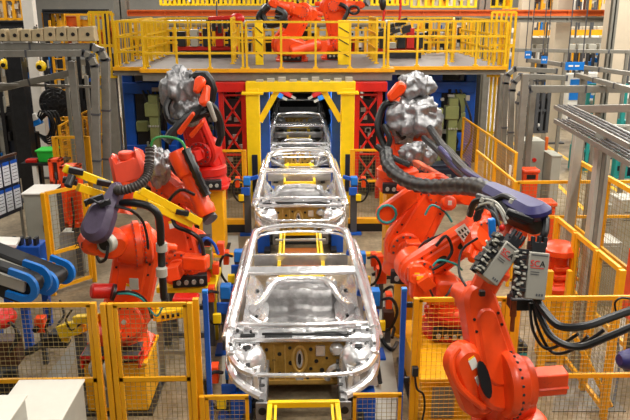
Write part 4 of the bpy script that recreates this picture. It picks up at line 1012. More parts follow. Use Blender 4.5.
# ---- robots on the mezzanine
ZM = 3.3
bx = px_x(292, 20, ZM)
S = at(284, 44, 19.8); E = at(303, 12, 19.7); W = at(272, 3, 19.3); T = at(264, 9, 19.2)
r = robot('orange robot on the mezzanine with its arm folded to the left', (bx, 20.0, ZM), S, E, W, T, (.1, 1, 0), 1.15, rl=(.30,.22), stickers=False, hose=False)
b = B(); b.link(at(284, 45, 19.4), .28, at(300, 48, 19.4), .22, (0,1,0), .3, .06); b.cyl(at(290, 52, 19.3), at(320, 44, 19.5), .18, n=16, ch=.03); b.obox(at(318, 47, 19.6), (1,0,0), (0,1,0), (0,0,1), .5, .4, .35); b.build('turret_block', ORANGE, r, bevel=.04)
b = B(); b.tube([at(268, 6, 19.1), at(262, 14, 19.1), at(268, 24, 19.1), at(280, 22, 19.0), at(284, 14, 19.0), at(276, 9, 19.0)], .1, n=8); b.tube([at(262, 10, 19), at(258, 18, 19), at(266, 27, 19)], .06, n=8); b.tube([at(275, 16, 19), at(286, 20, 19), at(284, 28, 19)], .06, n=8); b.build('hose_coil', BLACK, r)
bx = px_x(336, 20.6, ZM)
S = at(340, 45, 20.4); E = at(334, 6, 20.3); W = at(362, 5, 20.0); T = at(368, 2, 19.9)
r = robot('red orange robot on the mezzanine, right of the other, arm straight up', (bx, 20.6, ZM), S, E, W, T, (.1, 1, 0), 1.1, rl=(.24,.3), stickers=False, hose=False, balancer=False)
b = B(); b.tube([at(340, 4, 20), at(348, 10, 19.9), at(342, 24, 19.9), at(340, 36, 20)], .06, n=8); b.tube([at(354, 10, 19.8)+V((.13*math.cos(k*math.pi/4), 0, .1*math.sin(k*math.pi/4))) for k in range(8)], .04, n=6, closed=True); b.build('hose', BLACK, r)
# ---- small robots cropped at the edges
t = thing('robot_wrist', 'navy capped robot wrist poking in at the right edge', 'robot wrist', at(628, 362, 5.6))
p = at(619, 360, 5.5); B().lathe(p, (1,.2,-.1), [(0,.05), (.03,.075), (.12,.10), (.3,.12), (.6,.12)], 22).build('cap', NAVY, t)
B().lathe(p+V((.58,.12,-.06)), (1,.2,.0), [(0,.13), (.1,.15), (.5,.16), (.6,.12)], 20).build('arm', ORANGE, t)
B().link(p+V((1.0,.3,-.06)), .2, V((p.x+1.0, p.y+.3, .6)), .26, (0,1,0), .3, .04).build('lower_arm', ORANGE, t)
B().lathe((p.x+.9, p.y+.3, 0), (0,0,1), [(0,.5), (.1,.5), (.12,.36), (.5,.36)], 24).build('base', ORANGE, t)
t = thing('floor_robot_hand', 'red robot head with hoses cut by the left edge, behind the fence', 'robot head', at(6, 320, 8.0))
B().blob(at(3, 318, 8.0), (.16, .2, .12)).build('head', RED, t)
b = B()
for k in range(6): b.tube([at(6+k, 322, 7.9), at(14+k*1.2, 326+k*2, 7.8), at(16-k, 340+k*2, 7.8), at(8, 350+k, 7.9)], .015, n=6)
b.build('cable', DARK, t)
b = B(); b.obox(at(8, 350, 8.0), (1,0,0), (0,1,0), (0,0,1), .3, .25, .35); b.build('tool_block', BROWN, t, bevel=.02)
B().cyl(at(3, 370, 8.0), at(5, 395, 8.0), .18, n=18).build('foot', DARK, t)
# ------------------------------------------------------------------ simple helpers for the hall around the line
def solid(name, label, cat, m, boxes, group=None, bevel=.008):
    b = B()
    for q in boxes: b.box(*q)
    o = b.build(name, m, bevel=bevel); return tag(o, label, cat, group)
def column(label, p, Y, w, h, m, name='column', base=True, flange=False):
    x = px_x(p, Y, 2.4); t = thing(name, label, 'column', (x, Y, 0))
    if flange:
        B().box(x-w/2, x+w/2, Y-w/2, Y-w/2+.03, 0, h).box(x-w/2, x+w/2, Y+w/2-.03, Y+w/2, 0, h).box(x-.02, x+.02, Y-w/2, Y+w/2, 0, h).build('shaft', m, t)
    else: B().box(x-w/2, x+w/2, Y-w/2, Y+w/2, 0, h).build('shaft', m, t, bevel=.01)
    if base: B().box(x-w*.75, x+w*.75, Y-w*.75, Y+w*.75, 0, .05).build('base_plate', DSTEEL, t)
    return t
# ------------------------------------------------------------------ roof truss beam, duct and columns in the hall
def beam_seg(name, label, x0, x1, y, z0, z1, m, cat='beam'):
    t = thing(name, label, cat, ((x0+x1)/2, y, z0))
    B().box(x0, x1, y-.12, y+.12, z1-.05, z1).box(x0, x1, y-.12, y+.12, z0, z0+.05).build('flange', m, t)
    B().box(x0, x1, y-.02, y+.02, z0+.05, z1-.05).build('web', m, t)
    b = B()
    n = int((x1-x0)/1.2)
    for k in range(n+1): b.box(x0+(x1-x0)*k/n-.015, x0+(x1-x0)*k/n+.015, y-.11, y+.11, z0+.05, z1-.05)
    b.build('stiffener', m, t)
    if cat == 'gantry beam':
        for x in (x0+.1, x1-.1): B().box(x-.1, x+.1, y-.1, y+.1, 0, z0).build('leg', m, t)
    return t
beam_seg('crane_beam', 'long orange overhead beam above the mezzanine robots', px_x(128, 24, 4.6), px_x(640, 24, 4.6), 24, 4.44, 4.64, BEAMOR)
beam_seg('crane_beam', 'grey overhead beam just below the orange one', px_x(128, 24, 4.4), px_x(640, 24, 4.4), 24.0, 4.24, 4.43, STEEL)
t = thing('air_duct', 'long silver round duct below the overhead beams', 'duct', (0, 23.4, 4.26))
xa, xb = px_x(150, 23.4, 4.3), px_x(410, 23.4, 4.3); B().cyl((xa, 23.4, 4.22), (xb, 23.4, 4.22), .11, n=16).build('pipe', LSTEEL, t)
for k in range(5):
    x = xa+(xb-xa)*(k+.5)/5; B().cyl((x-.03, 23.4, 4.22), (x+.03, 23.4, 4.22), .125, n=16).bar((x, 23.4, 4.34), (x, 23.95, 4.42), .04).build('pipe_hanger', DSTEEL, t)
column('grey steel column behind the left end of the mezzanine', 127, 24.3, .42, 6.5, STEEL, flange=True)
column('grey steel column behind the right end of the mezzanine', 479, 24.4, .36, 6.5, STEEL, flange=True)
column('white square column on the far left, between the dark column and the fan', 38.5, 20, .29, 6.5, WHITE)
column('cream column right behind the tall barred gate on the right', 521, 26.5, .46, 6.5, CREAM)
column('cream column in the middle of the right hall', 556, 25.0, .52, 6.5, CREAM)
column('cream column at the far right behind the grey cable trays', 611, 22.5, .66, 6.5, CREAM)
column('grey steel column in front of the cream column at the far right', 605, 20.5, .17, 6.5, STEEL, flange=True)
column('white column behind the mezzanine, right of the arm-up robot', 341, 31, .34, 6.5, WHITE)
t = column('dark steel column with braces on the left', 22, 17.5, .34, 3.9, DARK, name='dark_column')
x = px_x(22, 17.5, 2.4)
b = B(); b.bar((x, 17.5, 3.2), (x-.65, 17.5, 4.3), .07); b.bar((x, 17.5, 3.2), (x+.55, 17.5, 4.3), .07); b.build('brace', STEEL, t)
# ------------------------------------------------------------------ cable trays, left
def duct(name, label, pts, w, h, m=STEEL, cat='cable duct', legs=()):
    t = thing(name, label, cat, pts[0]); P = [V(p) for p in pts]
    for u in legs:
        q = mix(P[0], P[1], u); B().box(q.x-.04, q.x+.04, q.y-.04, q.y+.04, 0, q.z-h/2).build('support_leg', m, t)
    B().path(P, w, h).build('trunking', m, t, bevel=.006)
    b = B()
    for a, c in zip(P, P[1:]):
        d = (c-a); n = max(1, int(d.length/.9)); u = d.normalized(); up = V((0,0,1)) if abs(u.z) < .9 else V((0,-1,0))
        for k in range(n+1): b.obox(mix(a, c, k/max(1, n)), u, u.cross(up).normalized(), u.cross(up).normalized().cross(u), .04, w+.02, h+.02)
    b.build('joint_band', DSTEEL, t)
    return t
YL = 15.0
def L(px, py, Y=YL): return at(px, py, Y)
duct('cable_duct', 'upper grey cable duct on the left, bending down behind the yellow gate', [L(-30, 46), L(92, 47), L(101, 51), L(105.5, 60), L(108, 205)], .16, .14)
duct('cable_duct', 'lower grey cable duct on the left, bending down left of the upper one', [L(-30, 54, 14.6), L(84, 53, 14.6), L(91, 57, 14.6), L(95, 66, 14.6), L(98, 205, 14.6)], .15, .13)
duct('cable_duct', 'slanting grey beam crossing the left side below the cable ducts', [L(-10, 91, 16.5), L(74, 72, 15.8)], .14, .14, cat='beam')
duct('cable_duct', 'thin horizontal grey pipe on the left in front of the white column', [L(-10, 84, 16.2), L(102, 87, 16.2)], .06, .06, cat='pipe')
for p, Y, l in ((75, 14.8, 'grey pole holding the left cable ducts'), (67, 17, 'thin grey pole on the left behind the cable duct pole'), (87, 16.6, 'thin grey pole between the cable duct pole and the bent ducts')):
    x = px_x(p, Y, 3); w = .07 if p == 75 else .04
    t = thing('duct_pole', l, 'pole', (x, Y, 0)); zt = at(p, 57 if p == 75 else 72, Y).z-.08
    B().box(x-w, x+w, Y-w, Y+w, 0, zt).build('shaft', STEEL, t, bevel=.005); B().box(x-.12, x+.12, Y-.12, Y+.12, 0, .03).build('foot', STEEL, t)
for k, (a, c) in enumerate(((2, 8), (12, 21), (23, 33), (34, 45), (46, 57), (58, 68), (69, 79), (80, 96))):
    pa, pc = L(a, 38, 15.0), L(c, 27 if k > 3 else 29, 15.0)
    t = thing('duct_cover', 'tan plastic cover in the row on top of the left cable duct' if k < 7 else 'largest tan cover at the right end of the row on the left cable duct', 'cover', ((pa.x+pc.x)/2, 15, pa.z), 0, 'tan covers on the cable duct' if k < 7 else None)
    z0 = L(a, 41, 15).z
    B().quadbox([(pa.x,14.85,z0), (pc.x,14.85,z0), (pc.x,15.15,z0), (pa.x,15.15,z0), (pa.x+.02,14.87,pc.z), (pc.x-.02,14.87,pc.z+.02*(k%2)), (pc.x-.02,15.13,pc.z+.02*(k%2)), (pa.x+.02,15.13,pc.z)]).build('shell', TANBOX, t, bevel=.015)
    B().cyl((mix(pa, pc, .6).x, 14.85, (z0+pc.z)/2), (mix(pa, pc, .6).x, 14.84, (z0+pc.z)/2), .04, n=8).build('plug_hole', INKK, t)
# ------------------------------------------------------------------ cable ducts, right
YR = 15.6
for p, q, y0, yb, Y, e, l in ((505.5, 556, 69, 212, 15.9, .10, 'leftmost bent grey cable duct beside the right gate'), (512, 566, 76, 212, 15.6, .11, 'second bent grey cable duct beside the right gate'), (520, 640, 89, 212, 15.2, .15, 'thickest bent grey cable duct, running to the right edge')):
    duct('cable_duct', l, [at(q, y0+(2 if q < 600 else 0), Y), at(p+9, y0, Y), at(p+2, y0+6, Y), at(p, y0+14, Y), at(p-4, yb, Y)], e, e)
for p, Y, l in ((518, 14.6, 'tall grey pole in front of the bent ducts on the right'), (528, 16.3, 'slim grey pole right of the bent ducts'), (498, 16.5, 'grey pole left of the bent ducts on the right')):
    x = px_x(p, Y, 1.5); w = .065; t = thing('duct_pole', l, 'pole', (x, Y, 0)); h = at(p, 74 if p != 528 else 92, Y).z
    B().box(x-w, x+w, Y-w, Y+w, 0, h).build('shaft', STEEL, t, bevel=.005); B().box(x-.13, x+.13, Y-.13, Y+.13, 0, .03).build('foot', STEEL, t)
duct('cable_duct', 'long grey duct crossing the right hall below the signs', [at(512, 50, 20), at(640, 52, 20)], .10, .10, legs=(.42, .9))
duct('cable_duct', 'grey duct on the right running just under the long thin one', [at(528, 60, 18), at(640, 75, 16)], .12, .10, legs=(.05, .55))
duct('cable_duct', 'grey duct slanting down at the right edge', [at(577, 75, 16.4), at(640, 92, 13.6)], .12, .10, legs=(.1, .9))
duct('cable_duct', 'light grey beam at the right edge above the ladder trays', [at(578, 109, 13.5), at(640, 108, 12.5)], .16, .14, legs=(.35,))
def ladder(label, p, q, w):
    p, q = V(p), V(q); d = (q-p).normalized(); s = d.cross(V((0,0,1))).normalized()
    t = thing('cable_tray', label, 'cable tray', p)
    b = B()
    for k in (-1, 1): b.bar(p+s*k*w/2, q+s*k*w/2, .03, .06)
    b.build('side_rail', STEEL, t)
    b = B(); n = int((q-p).length/.25)
    for k in range(n+1): b.bar(mix(p, q, k/n)-s*w/2, mix(p, q, k/n)+s*w/2, .03, .02)
    b.build('rung', STEEL, t)
    b = B()
    for k in range(3): b.tube([p+s*w*(-.3+.3*k)+V((0,0,.03)), mix(p, q, .5)+s*w*(-.3+.3*k)+V((0,0,.04)), q+s*w*(-.3+.3*k)+V((0,0,.03))], .012, n=6)
    b.build('cable', DSTEEL, t)
ladder('upper ladder cable tray running toward the camera on the right', at(563, 107, 10.4), at(642, 147, 7.0), .24)
ladder('lower ladder cable tray under the upper one on the right', at(562, 121, 10.6), at(642, 165, 7.0), .22)
P = [at(616, 134, 8.4), at(609, 130, 8.5), at(604, 139, 8.55)]
t = thing('duct_riser', 'tall grey duct riser coming down from the ladder trays to the floor on the right', 'cable duct', (P[2].x, 8.55, 0))
for k in range(3):
    o = V((.055*(k-1), 0, .0))
    B().path([P[0]+o+V((.12,0,.02*k)), P[1]+o, V((P[2].x, 8.55, P[2].z))+o, V((P[2].x, 8.55, 0))+o], .05, .14).build('channel', LSTEEL if k != 1 else STEEL, t, bevel=.004)
x = px_x(570, 11.2, 1.4); t = thing('tray_post', 'light grey square post under the far end of the ladder trays', 'post', (x, 11.2, 0))
B().box(x-.07, x+.07, 11.13, 11.27, 0, at(571, 127, 11.2).z).build('shaft', LSTEEL, t, bevel=.008); B().box(x-.16, x+.16, 11.04, 11.36, 0, .03).build('foot', STEEL, t)
for p in (579, 588): 
    x = px_x(p, 13.5, 1.4); solid('thin_pole', ('left' if p == 579 else 'right')+' one of two thin grey poles behind the light grey square post', 'pole', STEEL, [(x-.025, x+.025, 13.475, 13.525, 0, at(p, 125, 13.5).z)], bevel=.004)
# ------------------------------------------------------------------ right fences
FY = dict(wire=WIREY, cell=.07, wt=.006)
fence('yellow wire fence along the right side of the line, by the grey control cabinet', [(3.66, 11.5), (3.66, 12.8), (3.66, 14.15)], .12, 1.9, (), **FY)
fence('yellow wire fence further right and back, with a white notice', [(4.4, 13.9), (4.4, 15.4), (4.4, 17.0), (4.4, 18.6)], .12, 1.9, (), **FY)
fence('yellow wire fence between the grey duct riser and the upright dosing unit', [(3.62, 7.35), (3.62, 8.0), (3.62, 8.7), (3.62, 9.4)], .12, 1.9, (), cell=.06, t=.06)
fence('yellow cross fence running right behind the light grey square post', [(3.66, 11.5), (5.2, 11.5), (6.6, 11.5)], .12, 1.9, (1.28,), cell=.07, t=.05, posts=(1, 2))
fence('yellow fence at the right edge beside the grey cabinets', [(4.62, 8.9), (4.62, 10.2), (4.62, 11.3)], .12, 2.3, (1.2,), cell=.08, t=.07)
x = 4.36; solid('notice_plate', 'small white notice on the right wire fence', 'notice', STICK, [(x-.02, x, 14.0, 14.12, 1.2, 1.62)])
b = B(); b.bar((3.3, 7.7, .95), (3.75, 7.45, .1), .05, .05); b.bar((3.0, 7.9, 1.7), (3.0, 7.9, 0), .09, .07); b.bar((3.25, 7.9, 1.7), (3.25, 7.9, 0), .05, .07); o = b.build('yellow_frame', GOLD); tag(o, 'yellow post frame behind the black hose bundle, right of the foreground robot', 'frame')
# ------------------------------------------------------------------ floor plates and lines
def plate(label, pts, m=STEEL, z=.012, name='floor_plate'):
    b = B(); P = [V((p[0], p[1], 0)) for p in pts]; b.quadbox([p for p in P]+[p+V((0,0,z)) for p in P]); o = b.build(name, m); return tag(o, label, 'floor plate')
LP = mat('floor_line_yellow', 'E8B020', .5, 0, .2, 8)
def fl(px, py): return on(px, py, 0)
plate('light grey floor plate left of the nearest car body', [fl(222, 392), fl(248, 392), fl(238, 236), fl(222, 236)], LSTEEL)
plate('light grey floor plate right of the nearest car body', [fl(370, 420), fl(402, 420), fl(384, 300), fl(372, 300)], LSTEEL)
plate('grey strip plate on the floor behind the bottom left fence', [fl(44, 380), fl(64, 380), fl(84, 342), fl(74, 342)], STEEL)
plate('grey floor plate behind the foreground robot motor', [fl(552, 412), fl(626, 412), fl(598, 380), fl(556, 380)], STEEL)
for k, (a, c) in enumerate((((526, 132), (556, 152)), ((556, 152), (640, 205)), ((512, 142), (640, 262)))):
    p, q = fl(*a), fl(*c); s = (q-p).normalized().cross(V((0,0,1)))*.06
    plate(('short', 'middle', 'long')[k]+' yellow aisle line on the floor of the right hall', [p-s, q-s, q+s, p+s], LP, .004, 'aisle_line')
# ------------------------------------------------------------------ blue clamp units beside the nearest body
def clamp_unit(label, px, py, Y, flip, tall, dpos):
    p = at(px, py, Y); s = -1 if flip else 1
    t = thing('clamp_unit', label, 'clamp unit', (p.x, Y, 0))
    B().box(p.x-.07, p.x+.07, Y-.07, Y+.07, 0, p.z-.05).build('column', DSTEEL, t, bevel=.008)
    B().box(p.x-.17, p.x+.17, Y-.17, Y+.17, 0, .04).build('foot', BLUE, t)
    B().box(p.x-.075, p.x+.075, Y-.09, Y+.08, p.z-.06, p.z+.12*tall).build('clamp_head', SKY, t, bevel=.015)
    B().box(p.x-.12, p.x+.06, Y-.16, Y-.12, p.z-.26, p.z-.08).build('cylinder', BLUE, t, bevel=.015)
    b = B(); b.bar((p.x, Y, p.z+.05), (p.x+s*.24, Y, p.z+.12), .06, .08); b.build('clamp_arm', BLUE, t, bevel=.01)
    b = B(); b.tube([(p.x-s*.1, Y-.1, p.z+.05), (p.x-s*.22, Y-.2, p.z+.1), (p.x-s*.3, Y-.2, p.z-.1), (p.x-s*.2, Y-.2, p.z-.35), (p.x-s*.05, Y-.15, p.z-.4)], .022, n=6); b.build('hose', BLACK, t)
    B().box(p.x-s*.2-.045, p.x-s*.2+.045, Y-.1, Y+.05, p.z-.1, p.z+.12).build('valve_box', ORANGE, t, bevel=.01)
    B().box(p.x-s*.1-.07, p.x-s*.1+.04, Y-.24, Y-.17, p.z-.36, p.z-.22).build('sensor', YELLOW, t, bevel=.01)
    return t
clamp_unit('bright blue clamp unit left of the rear of the nearest car body', 239, 257, 10.7, False, 1, 0)
clamp_unit('blue clamp unit left of the nearest car body, beside its windscreen opening', 226, 293, 9.2, False, 1.1, 1)
clamp_unit('bright blue clamp unit right of the rear of the nearest car body', 361, 259, 10.7, True, 1, 2)
clamp_unit('blue clamp unit right of the nearest car body, beside its windscreen opening', 374, 300, 9.0, True, 1.4, 3)
clamp_unit('blue clamp unit at the left front corner of the nearest car body', 232, 372, 7.6, False, .5, 4)
clamp_unit('blue clamp unit at the left side of the second car body', 247, 182, 14.6, False, 1, 5)
clamp_unit('blue clamp unit at the right side of the second car body', 354, 182, 14.6, True, 1, 6)
hoses('floor_cables', 'tangle of black cables and red clamps on the floor right of the nearest car body', 'cables',
      [([fl(378, 330)+V((0,0,.04)), fl(384, 345)+V((0,0,.04)), fl(392, 352)+V((0,0,.04)), fl(397, 345)+V((0,0,.04))], .03), ([fl(380, 305)+V((0,0,.2)), fl(392, 310)+V((0,0,.4)), fl(396, 325)+V((0,0,.2)), fl(392, 340)+V((0,0,.04))], .025),
       ([at(385, 238, 11), at(388, 255, 11), at(381, 270, 11), at(372, 275, 11)], .03), ([fl(378, 360)+V((0,0,.1)), fl(376, 375)+V((0,0,.3)), fl(380, 390)+V((0,0,.1))], .03)])
for k, (px, py, Y, m, l) in enumerate(((378, 262, 11.0, ORANGE, 'upper orange clamp block right of the car body, beside the tall pedestal'), (381, 275, 10.6, ORANGE, 'lower orange clamp block right of the car body'), (388, 318, 9.4, BROWN, 'brown clamp stand on the floor right of the car body'))):
    p = at(px, py, Y); t = thing('clamp_stand', l, 'clamp', (p.x, Y, 0)); B().box(p.x-.04, p.x+.04, Y-.04, Y+.04, 0, p.z).build('post', DSTEEL, t); B().box(p.x-.08, p.x+.08, Y-.1, Y+.1, p.z-.12, p.z+.14).build('block', m, t, bevel=.012)
# ------------------------------------------------------------------ left floor area
def conveyor(label, p, q, w, h, label2=None):
    p, q = V(p), V(q); d = (q-p).normalized(); s = d.cross(V((0,0,1))).normalized(); up = s.cross(d)
    t = thing('belt_conveyor', label, 'conveyor', (q.x, q.y, 0))
    B().link(p, h, q, h, s, w, .03, n=14).build('belt', BLACK, t)
    for k in (-1, 1):
        b = B(); o = s*k*(w/2+.03)
        b.bar(p+o, q+o, .05, h*1.1); b.build('side_rail', DSTEEL if k < 0 else LSTEEL, t)
        c = B()
        prof = []
        for i in range(13):
            a = -math.pi/2+math.pi*i/12; prof.append((math.cos(a)*(h+.07), math.sin(a)*(h+.07)))
        prof = [(-.25, -h-.07)]+prof+[(-.25, h+.07), (-.25, h-.02)]+[(math.cos(math.pi/2-math.pi*i/12)*(h-.03), math.sin(math.pi/2-math.pi*i/12)*(h-.03)) for i in range(13)]+[(-.25, -h+.02)]
        c.slab(prof, q+s*k*(w/2+.06), d, up, .06, .0); c.build('end_guard', SKY, t)
    for u in (.55, .9):
        m = mix(p, q, u); B().box(m.x-.05, m.x+.05, m.y-.05, m.y+.05, 0, m.z-h).build('leg', BLUE, t)
    b = B()
    for u in (.8, .86, .92): b.cyl(mix(p, q, u)-s*(w/2+.08), mix(p, q, u)-s*(w/2+.14), .05, n=12)
    b.build('roller_end', SKY, t)
    B().obox(mix(p, q, .74)-V((0,0,.22)), d, s, up, .5, w*.8, .24).build('drive_unit', DARK, t, bevel=.02)
conveyor('black belt conveyor with blue rounded ends reaching in from the left edge, further one', at(-60, 232, 10.6), at(55, 277, 10.1), .34, .13)
conveyor('black belt conveyor with blue rounded ends reaching in from the left edge, nearer one', at(-60, 252, 9.6), at(31, 283, 9.3), .22, .15)
Y = 13.6; x0, x1 = px_x(31, Y, .8), px_x(52, Y, .8)
t = thing('control_cabinet', 'grey control cabinet with a white top board beside the yellow fence on the left', 'cabinet', ((x0+x1)/2, Y, 0))
zc = at(40, 193, Y-.3).z
B().box(x0, x1, Y-.3, Y+.35, .0, zc-.03).build('body', CABG, t, bevel=.012); B().box(x0-.02, x1+.1, Y-.34, Y+.4, zc-.03, zc).build('top_board', WHITE, t, bevel=.006)
B().box(x0+.03, x1-.03, Y-.32, Y-.3, .06, zc-.08).build('door', CABG, t); B().box(x1-.08, x1-.05, Y-.34, Y-.32, .5, .65).build('handle', BLACK, t)
Y = 12.6; x0, x1 = px_x(64, Y, .6), px_x(88, Y, .6)
t = thing('control_cabinet', 'light grey cabinet behind the conveyor, under the yellow frame gripper', 'cabinet', ((x0+x1)/2, Y, 0))
B().box(x0, x1, Y-.25, Y+.25, 0, at(70, 230, Y).z).build('body', CABG, t, bevel=.012); B().box(x0+.03, x1-.03, Y-.265, Y-.25, .06, .8).build('door', LSTEEL, t)
fence('yellow wire fence behind the conveyors on the left', [(px_x(48, 11.3, 1), 11.3), (px_x(90, 11.9, 1), 11.9)], .12, 1.8, (.75,), cell=.08, wire=WIRE, t=.06)
fence('yellow wire fence running back on the left under the cable ducts', [(-5.97, 17.5), (-6.0, 19.5), (-6.0, 21.4)], .12, 1.9, (), **FY)
fence('yellow wire fence across the left behind the grey control cabinet', [(px_x(58, 15.4, 1), 15.4), (px_x(92, 15.4, 1), 15.4)], .12, 2.0, (1.1,), cell=.08, wire=WIREY, t=.06)
for px0, px1, y0, y1, Y, l in ((52, 62, 158, 184, 14.2, 'orange framed box beside the green bin'), (67, 80, 164, 226, 12.2, 'tall orange panel with a slot, behind the yellow frame gripper')):
    a, c = at(px0, y1, Y), at(px1, y0, Y); t = thing('orange_post_box', l, 'box', ((a.x+c.x)/2, Y, 0))
    z0 = a.z if px0 == 67 else a.z
    B().box(a.x, a.x+.08, Y-.12, Y+.1, z0, c.z).box(c.x-.08, c.x, Y-.12, Y+.1, z0, c.z).box(a.x, c.x, Y-.12, Y+.1, c.z-.07, c.z).box(a.x, c.x, Y-.12, Y+.1, z0, z0+.1).build('frame', ORANGE, t, bevel=.015)
    B().box(a.x+.05, c.x-.05, Y-.04, Y, z0+.02, c.z-.02).build('back_panel', BROWN if px0 == 52 else ORANGE, t)
    B().box((a.x+c.x)/2-.05, (a.x+c.x)/2+.05, Y-.02, Y+.06, 0, z0+.03).build('stand', DSTEEL, t)
    b = B(); m = (a.x+c.x)/2; b.tube([(m, Y-.1, z0+.5*(c.z-z0)), (m+.02, Y-.15, z0+.2*(c.z-z0)), (m-.03, Y-.12, z0-.05)], .02, n=6); b.build('cable', BLACK, t)
# notice board
t = thing('notice_board', 'notice board with blue headed white sheets by the dark column at the left edge', 'notice board', at(8, 230, 13.8))
p0, p1 = at(-16, 188, 13.4), at(20, 188, 14.4)
z0, z1 = at(8, 216, 13.9).z, at(8, 160, 13.9).z
d = V((p1.x-p0.x, p1.y-p0.y, 0)); Ld = d.length; d.normalize(); nrm = V((d.y, -d.x, 0)); o = V((p0.x, p0.y, 0))
B().obox(o+d*Ld/2+V((0,0,(z0+z1)/2)), d, nrm, (0,0,1), Ld, .05, z1-z0).build('panel', DKBLUE, t)
for u in (.05, .95): B().bar(o+d*Ld*u, o+d*Ld*u+V((0,0,z1+.04)), .05, .05).build('leg', STEEL, t)
B().bar(o+V((0,0,z1+.03)), o+d*Ld+V((0,0,z1+.03)), .06, .05).build('top_rail', BROWN, t)
for k in range(4):
    for j in range(2):
        c = o+d*Ld*(.14+.24*k)+V((0,0,z0+(z1-z0)*(.27+.46*j)))+nrm*.03
        s = B().obox(c, d, nrm, (0,0,1), Ld*.19, .006, (z1-z0)*.40).build('sheet', PAPER, t, smooth=False)
        B().obox(c+V((0,0,(z1-z0)*.18))+nrm*.004, d, nrm, (0,0,1), Ld*.19, .006, (z1-z0)*.06).build('blue_heading', BLUE, s, smooth=False)
        b = B()
        for q in range(5): b.obox(c+V((0,0,(z1-z0)*(.1-.06*q)))+nrm*.004, d, nrm, (0,0,1), Ld*.14, .005, .012)
        b.build('print_line', DSTEEL, s, smooth=False)
# green bin on a stand
p = at(46, 156, 16.4); t = thing('work_stand', 'dark stand with a white leg under the green bin', 'stand', (p.x, 16.4, 0))
zt = at(46, 160.5, 16.4).z
B().box(p.x-.5, p.x+.45, 16.1, 16.8, zt-.06, zt).build('table_plate', DARK, t); B().box(p.x-.25, p.x-.15, 16.12, 16.22, 0, zt-.06).build('white_leg', WHITE, t); B().box(p.x+.3, p.x+.4, 16.5, 16.6, 0, zt-.06).build('leg', DARK, t)
t = thing('storage_bin', 'bright green plastic bin on the dark stand at the left', 'bin', (p.x, 16.4, zt))
w0, w1 = px_x(38, 16.3, 1.5), px_x(54.5, 16.3, 1.5); h = at(46, 151, 16.2).z
B().quadbox([(w0+.03,16.2,zt), (w1-.03,16.2,zt), (w1-.03,16.6,zt), (w0+.03,16.6,zt), (w0,16.17,h), (w1,16.17,h), (w1,16.63,h), (w0,16.63,h)]).build('tub', GREEN, t, bevel=.015)
B().box(w0-.02, w1+.02, 16.15, 16.65, h-.02, h+.02).build('rim', GREEN, t, bevel=.008)
solid('red_wedge', 'small red block on the dark stand, left of the green bin', 'block', RED, [(px_x(25, 16.2, 1.5), px_x(36, 16.2, 1.5), 16.15, 16.35, zt, zt+.07)])
# big fan
c = at(55, 103, 18.6); t = thing('floor_fan', 'large black round fan on a pole at the left', 'fan', (c.x, 18.6, 0))
B().cyl((c.x, 18.65, 0), (c.x, 18.65, c.z), .05, n=10).build('pole', DARK, t); B().cyl((c.x, 18.65, 0), (c.x, 18.65, .05), .35, n=18).build('base', DARK, t)
b = B(); f = V((.25, -1, .0)).normalized(); u = V((1,.25,0)).normalized(); w_ = V((0,0,1))
for r in (.38, .30, .20, .1): b.tube([c+f*(.12 if r < .35 else .06)+(u*math.cos(k*math.pi/10)+w_*math.sin(k*math.pi/10))*r for k in range(20)], .008, n=5, sub=1, closed=True)
for k in range(12): b.tube([c+f*.12, c+f*.12+(u*math.cos(k*math.pi/6)+w_*math.sin(k*math.pi/6))*.3, c+f*.06+(u*math.cos(k*math.pi/6)+w_*math.sin(k*math.pi/6))*.38], .006, n=4, sub=1)
b.build('guard_grille', BLACK, t)
b = B()
for k in range(4):
    a = k*math.pi/2; q = c+(u*math.cos(a)+w_*math.sin(a))*.18; b.obox(q, u*math.cos(a)+w_*math.sin(a), f, (u*-math.sin(a)+w_*math.cos(a)), .30, .02, .16)
b.build('blade', DARK, t); B().cyl(c-f*.15, c+f*.05, .1, n=14).build('motor', DARK, t)
b = B(); b.cyl(c-f*.08, c-f*.05, .40, n=28); b.build('rear_guard', BLACK, t)
# orange ladder
x = px_x(60, 19.6, 3); t = thing('wall_ladder', 'orange ladder behind the fan on the left', 'ladder', (x, 19.6, 0))
for k in (-1, 1): B().box(x+k*.14-.025, x+k*.14+.025, 19.57, 19.63, 0, 4.4).build('stile', GOLD, t)
b = B()
for k in range(15): b.box(x-.14, x+.14, 19.58, 19.62, .3+.28*k, .33+.28*k)
b.build('rung', GOLD, t)
# floor tool behind the bottom-left fence
t = thing('handling_tool', 'yellow tool arm with hoses lying behind the bottom left fence', 'tool', at(80, 340, 8.4))
a = at(62, 331, 8.3); c = at(98, 318, 8.0)
b = B(); b.bar(a, at(82, 326, 8.1), .15, .17); b.bar(at(76, 319, 8.1), at(99, 318, 7.95), .12, .10); b.bar(at(80, 318, 8.1), at(80, 330, 8.1), .10, .12, up=(0,1,0)); b.bar(at(68, 324, 8.2), at(66, 340, 8.3), .1, .1, up=(0,1,0)); b.build('arm', YELLOW, t, bevel=.012)
b = B(); q = at(80, 330, 8.2); b.box(q.x-.06, q.x+.06, q.y-.06, q.y+.06, 0, q.z); b.build('stand_post', DSTEEL, t)
b = B(); b.obox(at(60, 338, 8.4), (1,0,0), (0,1,0), (0,0,1), .22, .2, .2); b.obox(at(52, 340, 8.5), (1,0,0), (0,1,0), (0,0,1), .2, .2, .14); b.build('clamp_block', DARK, t, bevel=.01)
